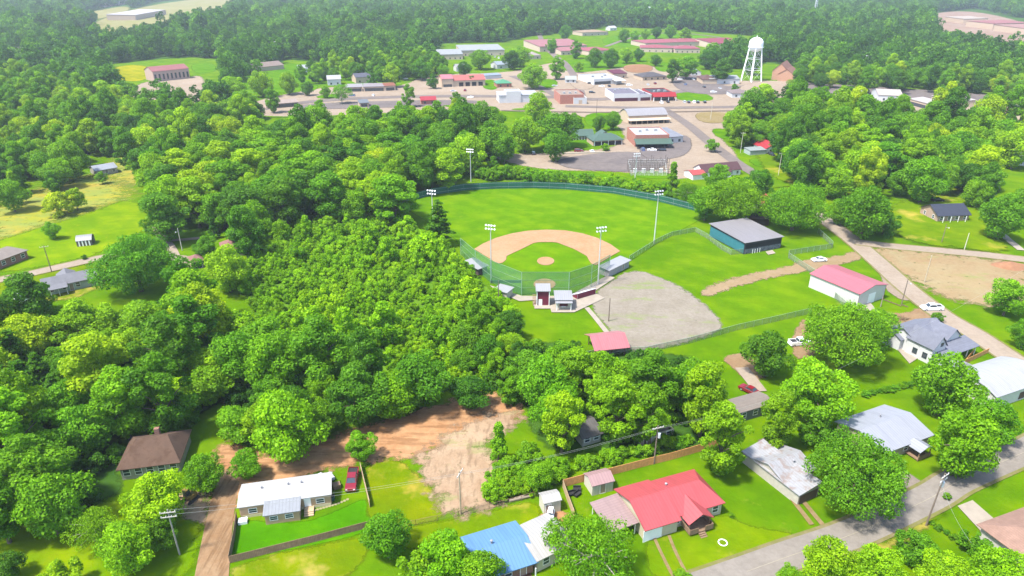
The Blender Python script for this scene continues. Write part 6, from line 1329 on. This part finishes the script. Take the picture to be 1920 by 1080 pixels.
# keep houses, paths and lawns free
for x, y, r in ((245, 905, 6), (300, 905, 6), (215, 900, 5), (120, 560, 6), (160, 565, 6), (430, 800, 2.5), (428, 770, 2), (425, 740, 2), (423, 710, 2), (690, 850, 3), (300, 440, 4), (320, 470, 5), (345, 500, 6), (240, 330, 5), (250, 290, 5), (350, 255, 4), (1400, 320, 4), (1430, 335, 4), (1490, 290, 5), (1450, 350, 3)): keep_clear(x, y, r)
B = 'broadleaf tree in the '
wood(W1, 7.2, (6.5, 13.5), (.22, .9), B+'lower left wood below the thicket', 'trees of the lower left wood', ('round', 'tall', 'round'), hfr=(.72, 1.05), seed=1)
wood([(985, 672), (1060, 668), (1105, 696), (1190, 694), (1280, 692), (1340, 722), (1350, 765), (1280, 790), (1180, 800), (1060, 780), (1000, 760)], 7, (7.5, 11), (.3, .7), B+'grove below the pink roofed pavilion', 'trees of the grove below the pavilion', ('round', 'tall', 'round'), seed=2)
wood(W2, 9.6, (9, 17), (.18, .9), B+'middle wood left of the ball field', 'trees of the middle wood', ('round', 'tall'), seed=3)
wood(W6, 10.6, (10, 18.5), (.22, .85), B+'right hand wood below the town street', 'trees of the right hand wood', ('round', 'tall', 'round'), seed=4)
wood(W3, 10, (7.5, 14), (.4, .98), B+'upper left wood beyond the meadow', 'trees of the upper left wood', ('round', 'tall', 'round'), seed=5)
wood([(890, 580), (935, 575), (965, 610), (975, 660), (955, 695), (900, 685), (850, 650), (870, 610)], 6, (6, 9), (.25, .6), B+'strip left of the home plate lawn', 'trees left of the home plate lawn', ('round', 'small'), seed=6)
wood([(545, 150), (650, 125), (760, 115), (820, 110), (830, 130), (740, 140), (620, 140)], 10, (9, 13), (.35, .75), B+'belt behind the street shops', 'trees behind the street shops', seed=7)
wood([(1480, 130), (1560, 130), (1700, 140), (1800, 145), (1920, 160), (1920, 172), (1800, 162), (1640, 155), (1540, 150)], 12, (10, 14), (.3, .7), B+'belt above the right hand street', 'trees above the right hand street', seed=8)
wood([(650, 234), (680, 228), (740, 220), (830, 224), (890, 226), (880, 240), (780, 236), (680, 240)], 9, (8, 12), (.45, .85), B+'belt just below the main street', 'trees below the main street', seed=9)
placed = [o for o in bpy.data.objects if o.get('category') == 'tree']
rest = flush_woods(max(0, 298-len(placed)), '', '')
# leftovers of the woods and the far forests: masses
PAL = [tonecol(x) for x in (.14, .3, .5, .36, .64, .76, .46, .9)]
PALF = [tonecol(x) for x in (.04, .10, .20, .14, .28, .42, .18, .55)]
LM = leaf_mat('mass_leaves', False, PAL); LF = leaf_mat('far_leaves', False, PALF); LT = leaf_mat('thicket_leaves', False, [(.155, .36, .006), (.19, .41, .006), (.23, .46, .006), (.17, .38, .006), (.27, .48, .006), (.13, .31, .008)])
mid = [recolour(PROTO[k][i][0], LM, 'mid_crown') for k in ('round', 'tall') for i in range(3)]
w0s = 9.3
if rest:
    pts = [(c[2], c[3], 0) for c in rest]; sc = [(c[4]/w0s, c[4]/w0s, c[4]/w0s*c[8]) for c in rest]
    scatter('woodland', 'crowded farther trees of the woods round the town', pts, sc, rng.uniform(0, 6.28, len(rest)), mid)
# thicket of saplings
P = poly_w(THICK, 2.); mn, mx = P.min(0), P.max(0)
def jitter_grid(mn, mx, s, j=.42):
    nx, ny = ((mx-mn)/s).astype(int)+1; X, Y = np.meshgrid(np.arange(nx)*s+mn[0], np.arange(ny)*s+mn[1])
    Q = np.stack([X.ravel(), Y.ravel()], 1); return Q+rng.uniform(-j*s, j*s, Q.shape)
def free(Q, extra=0.):
    ok = np.ones(len(Q), bool)
    for a, b, r in TAKEN: ok &= (Q[:, 0]-a)**2+(Q[:, 1]-b)**2 > (r*.8+extra)**2
    return Q[ok]
from mathutils import noise as mn_
def fbm(x, y, s): return mn_.fractal(Vector((x*s, y*s, 3.3)), 1., 2., 3)
Q = jitter_grid(mn, mx, 1.75, 1.0); Q = free(Q[inside(P, Q)])
hn = np.array([fbm(a, b, .06) for a, b in Q]); Q = Q[rng.random(len(Q)) < np.clip(.85+.4*hn, .5, 1)]; hn = np.array([fbm(a, b, .06) for a, b in Q])
thk = [recolour(PROTO[k][i][0], LT, 'sapling_crown') for k, i in (('small', 0), ('small', 1), ('bushy', 0), ('shrub', 0), ('shrub', 1), ('bushy', 1), ('small', 0))]
s = np.exp(rng.normal(-.84, .34, len(Q)))*np.clip(1+.45*hn, .6, 1.6); hz = rng.uniform(.7, 1.35, len(Q)); big = rng.random(len(Q)) < .03; s = np.where(big, s*2.0, s)
scatter('thicket', 'dense bright green thicket of saplings in the middle of the view', np.column_stack([Q, np.zeros(len(Q))]), np.column_stack([s, s, s*hz]), rng.uniform(0, 6.28, len(Q)), thk)
# understory shrubs fill the gaps in the woods
Us = []
for k, pl in enumerate((W1, W2, W6, W3)):
    P = poly_w(pl, 1.); q = jitter_grid(P.min(0), P.max(0), 4.2); Us.append(free(q[inside(P, q)], -1.5))
P = poly_w([(985, 650), (1060, 645), (1120, 672), (1190, 668), (1280, 672), (1340, 705), (1350, 800), (1180, 830), (1060, 800), (1000, 770)], 1.); q = jitter_grid(P.min(0), P.max(0), 4); Us.append(q[inside(P, q)])
Q = np.vstack(Us); s = rng.uniform(.7, 1.5, len(Q))
und = [recolour(PROTO['shrub'][i][0], LF, 'understory_bush') for i in range(3)]
scatter('undergrowth', 'dark leafy undergrowth between the trees of the woods', np.column_stack([Q, np.zeros(len(Q))]), np.column_stack([s, s, s]), rng.uniform(0, 6.28, len(Q)), und)
# far forest
for sd in range(4): make_proto('far', 100+sd, 14, 12, 1, 'round', 17, 1100, 1.25)
for sd in range(2): make_proto('far', 110+sd, 17, 10, 1, 'tall', 17, 1100, 1.2)
farm = [recolour(a[0], LF, 'far_crown') for a in PROTO['far']]
CLEAR = [[(440, 222), (460, 150), (540, 112), (640, 122), (745, 150), (800, 130), (815, 108), (830, 82), (940, 80), (1000, 68), (1090, 60), (1130, 50), (1260, 56), (1345, 64), (1420, 68), (1410, 100), (1300, 118), (1350, 135), (1440, 118), (1490, 125), (1530, 140), (1960, 170), (1960, 235), (1640, 212), (1480, 200), (1385, 212), (1390, 262), (1480, 262), (1480, 350), (1290, 370), (900, 325), (890, 215)],
         [(200, 122), (290, 112), (365, 108), (420, 112), (420, 180), (370, 205), (280, 200), (220, 180)],
         [(140, 76), (195, 30), (300, 3), (440, -9), (450, 22), (380, 50), (300, 70), (215, 84)], [(110, 42), (170, 20), (245, 6), (245, 24), (160, 46)], [(1735, 26), (1830, 16), (1970, 48), (1970, 120), (1850, 98), (1750, 72)], [(1600, 4), (1720, -5), (1745, 4), (1640, 11)],
         [(-5, 118), (70, 96), (75, 108), (5, 122)], [(120, 74), (155, 66), (155, 76), (122, 80)]]
def forest(d0, d1, step, s0, s1):
    Q = jitter_grid(np.array([-d1*.85, d0]), np.array([d1*.85, d1]), step)
    Q = Q[(np.abs(Q[:, 0]) < Q[:, 1]*.83+60)]
    px = 960+F*Q[:, 0]/(Q[:, 1]*cp+CH*sp_); py = 540-F*(Q[:, 1]*sp_-CH*cp)/(Q[:, 1]*cp+CH*sp_); pp = np.stack([px, py], 1)
    ok = np.ones(len(Q), bool)
    for pl in CLEAR+[W3, W2, W6]: ok &= ~inside(np.array(pl, float), pp)
    ok &= ~((py > 210)); ok &= ~((px > 440) & (px < 1400) & (py > 160))
    Q = free(Q[ok], 2.); s = rng.uniform(s0, s1, len(Q))
    return Q, s
Q1, s1 = forest(330, 950, 11.5, .7, 1.5); Q2, s2 = forest(950, 3600, 16, 1.1, 2.0)
Q = np.vstack([Q1, Q2]); s = np.concatenate([s1, s2]); print('far trees', len(Q1), len(Q2), 'rest', len(rest), 'placed', len(placed))
scatter('distant_forest', 'endless hazy forest stretching behind the town', np.column_stack([Q, np.zeros(len(Q))]), np.column_stack([s, s, s*rng.uniform(.8, 1.25, len(Q))]), rng.uniform(0, 6.28, len(Q)), farm)
# shrubs one can tell apart
for i in range(46):
    u = i/45; x = 905+u*350; y = 327+10*math.sin(u*2.2)+u*u*22-8*math.sin(u*PI)+random.uniform(-7, 3)
    px, py, wm = at_crown('bushy', x, y, random.uniform(24, 36)); put_tree('bushy', px, py, wm, random.uniform(.42, .7), 'leafy vine covered bush in the row behind the outfield fence', 'bushes behind the outfield fence', random.uniform(.7, 1.1))
for i in range(24):
    u = random.random(); v = random.random(); x = 925+u*130; y = 905-u*22+(v-.5)*42*(1-.35*u); px, py, wm = at_crown('bushy', x, y, random.uniform(34, 52)); put_tree('bushy', px, py, wm, random.uniform(.55, .72), 'bright green bush in the mass right of the cleared plot', 'bushes right of the cleared plot', random.uniform(.7, 1.2))
for i in range(14):
    u = i/13; x = 1090+u*200; y = 868-u*45+random.uniform(-10, 6); px, py, wm = at_crown('shrub', x, y, random.uniform(26, 42)); put_tree('shrub', px, py, wm, random.uniform(.5, .7), 'low green shrub in the row above the cedar fence', 'shrubs above the cedar fence')
for i in range(10):
    u = i/9; x = 1625+u*100; y = 735-u*22; px, py, wm = at_crown('shrub', x, y, random.uniform(16, 26)); put_tree('shrub', px, py, wm, random.uniform(.3, .5), 'low dark shrub of the hedge row on the lawn below the gabled house', 'hedge row shrubs on the right lawn', .6)
for i in range(7):
    x, y = 1748+i*14, 978+i*9; px, py, wm = at_crown('shrub', x, y, random.uniform(14, 24)); put_tree('shrub', px, py, wm, random.uniform(.3, .6), 'scrubby weed in the strip below the leaning utility pole', 'weeds below the leaning utility pole', .7)
# ================================================================== LIGHT AND AIR
w = bpy.data.worlds.new('World'); SC.world = w; w.use_nodes = True; nt = w.node_tree
sky = nt.nodes.new('ShaderNodeTexSky'); sky.sky_type = 'NISHITA'; sky.sun_disc = False
sv = Vector((-.40, -.22, .89)).normalized()
sky.sun_elevation = math.asin(sv.z); sky.sun_rotation = math.atan2(sv.x, sv.y); sky.altitude = 100; sky.air_density = 1.; sky.dust_density = 1.5
nt.links.new(sky.outputs[0], nt.nodes['Background'].inputs[0]); nt.nodes['Background'].inputs[1].default_value = .15
ld = bpy.data.lights.new('sun', 'SUN'); ld.energy = 3.4; ld.angle = R(6); ld.color = (1, .955, .87)
lo = bpy.data.objects.new('sun', ld); C.objects.link(lo); lo.rotation_euler = sv.to_track_quat('Z', 'Y').to_euler(); lo.location = (0, 0, 300)
hz = MB().box(-4200, 4200, -400, 5200, -1, 98).build('haze', None); hz['kind'] = 'stuff'; hz['label'] = 'pale summer haze over the far woods'
hm = bpy.data.materials.new('haze'); hm.use_nodes = True; nt = hm.node_tree; nt.nodes.remove(nt.nodes['Principled BSDF'])
pv = nt.nodes.new('ShaderNodeVolumePrincipled'); pv.inputs['Color'].default_value = (.80, .88, 1, 1); pv.inputs['Density'].default_value = .00012; pv.inputs['Anisotropy'].default_value = .2
nt.links.new(pv.outputs[0], nt.nodes['Material Output'].inputs['Volume']); hz.data.materials.append(hm)
SC.view_settings.view_transform = 'Standard'; SC.view_settings.look = 'None'; SC.view_settings.exposure = 1.58; SC.view_settings.gamma = 1
SC.cycles.max_bounces = 6; SC.cycles.diffuse_bounces = 3; SC.cycles.glossy_bounces = 2; SC.cycles.transmission_bounces = 3; SC.cycles.transparent_max_bounces = 16; SC.cycles.volume_bounces = 0
SC.cycles.use_denoising = True
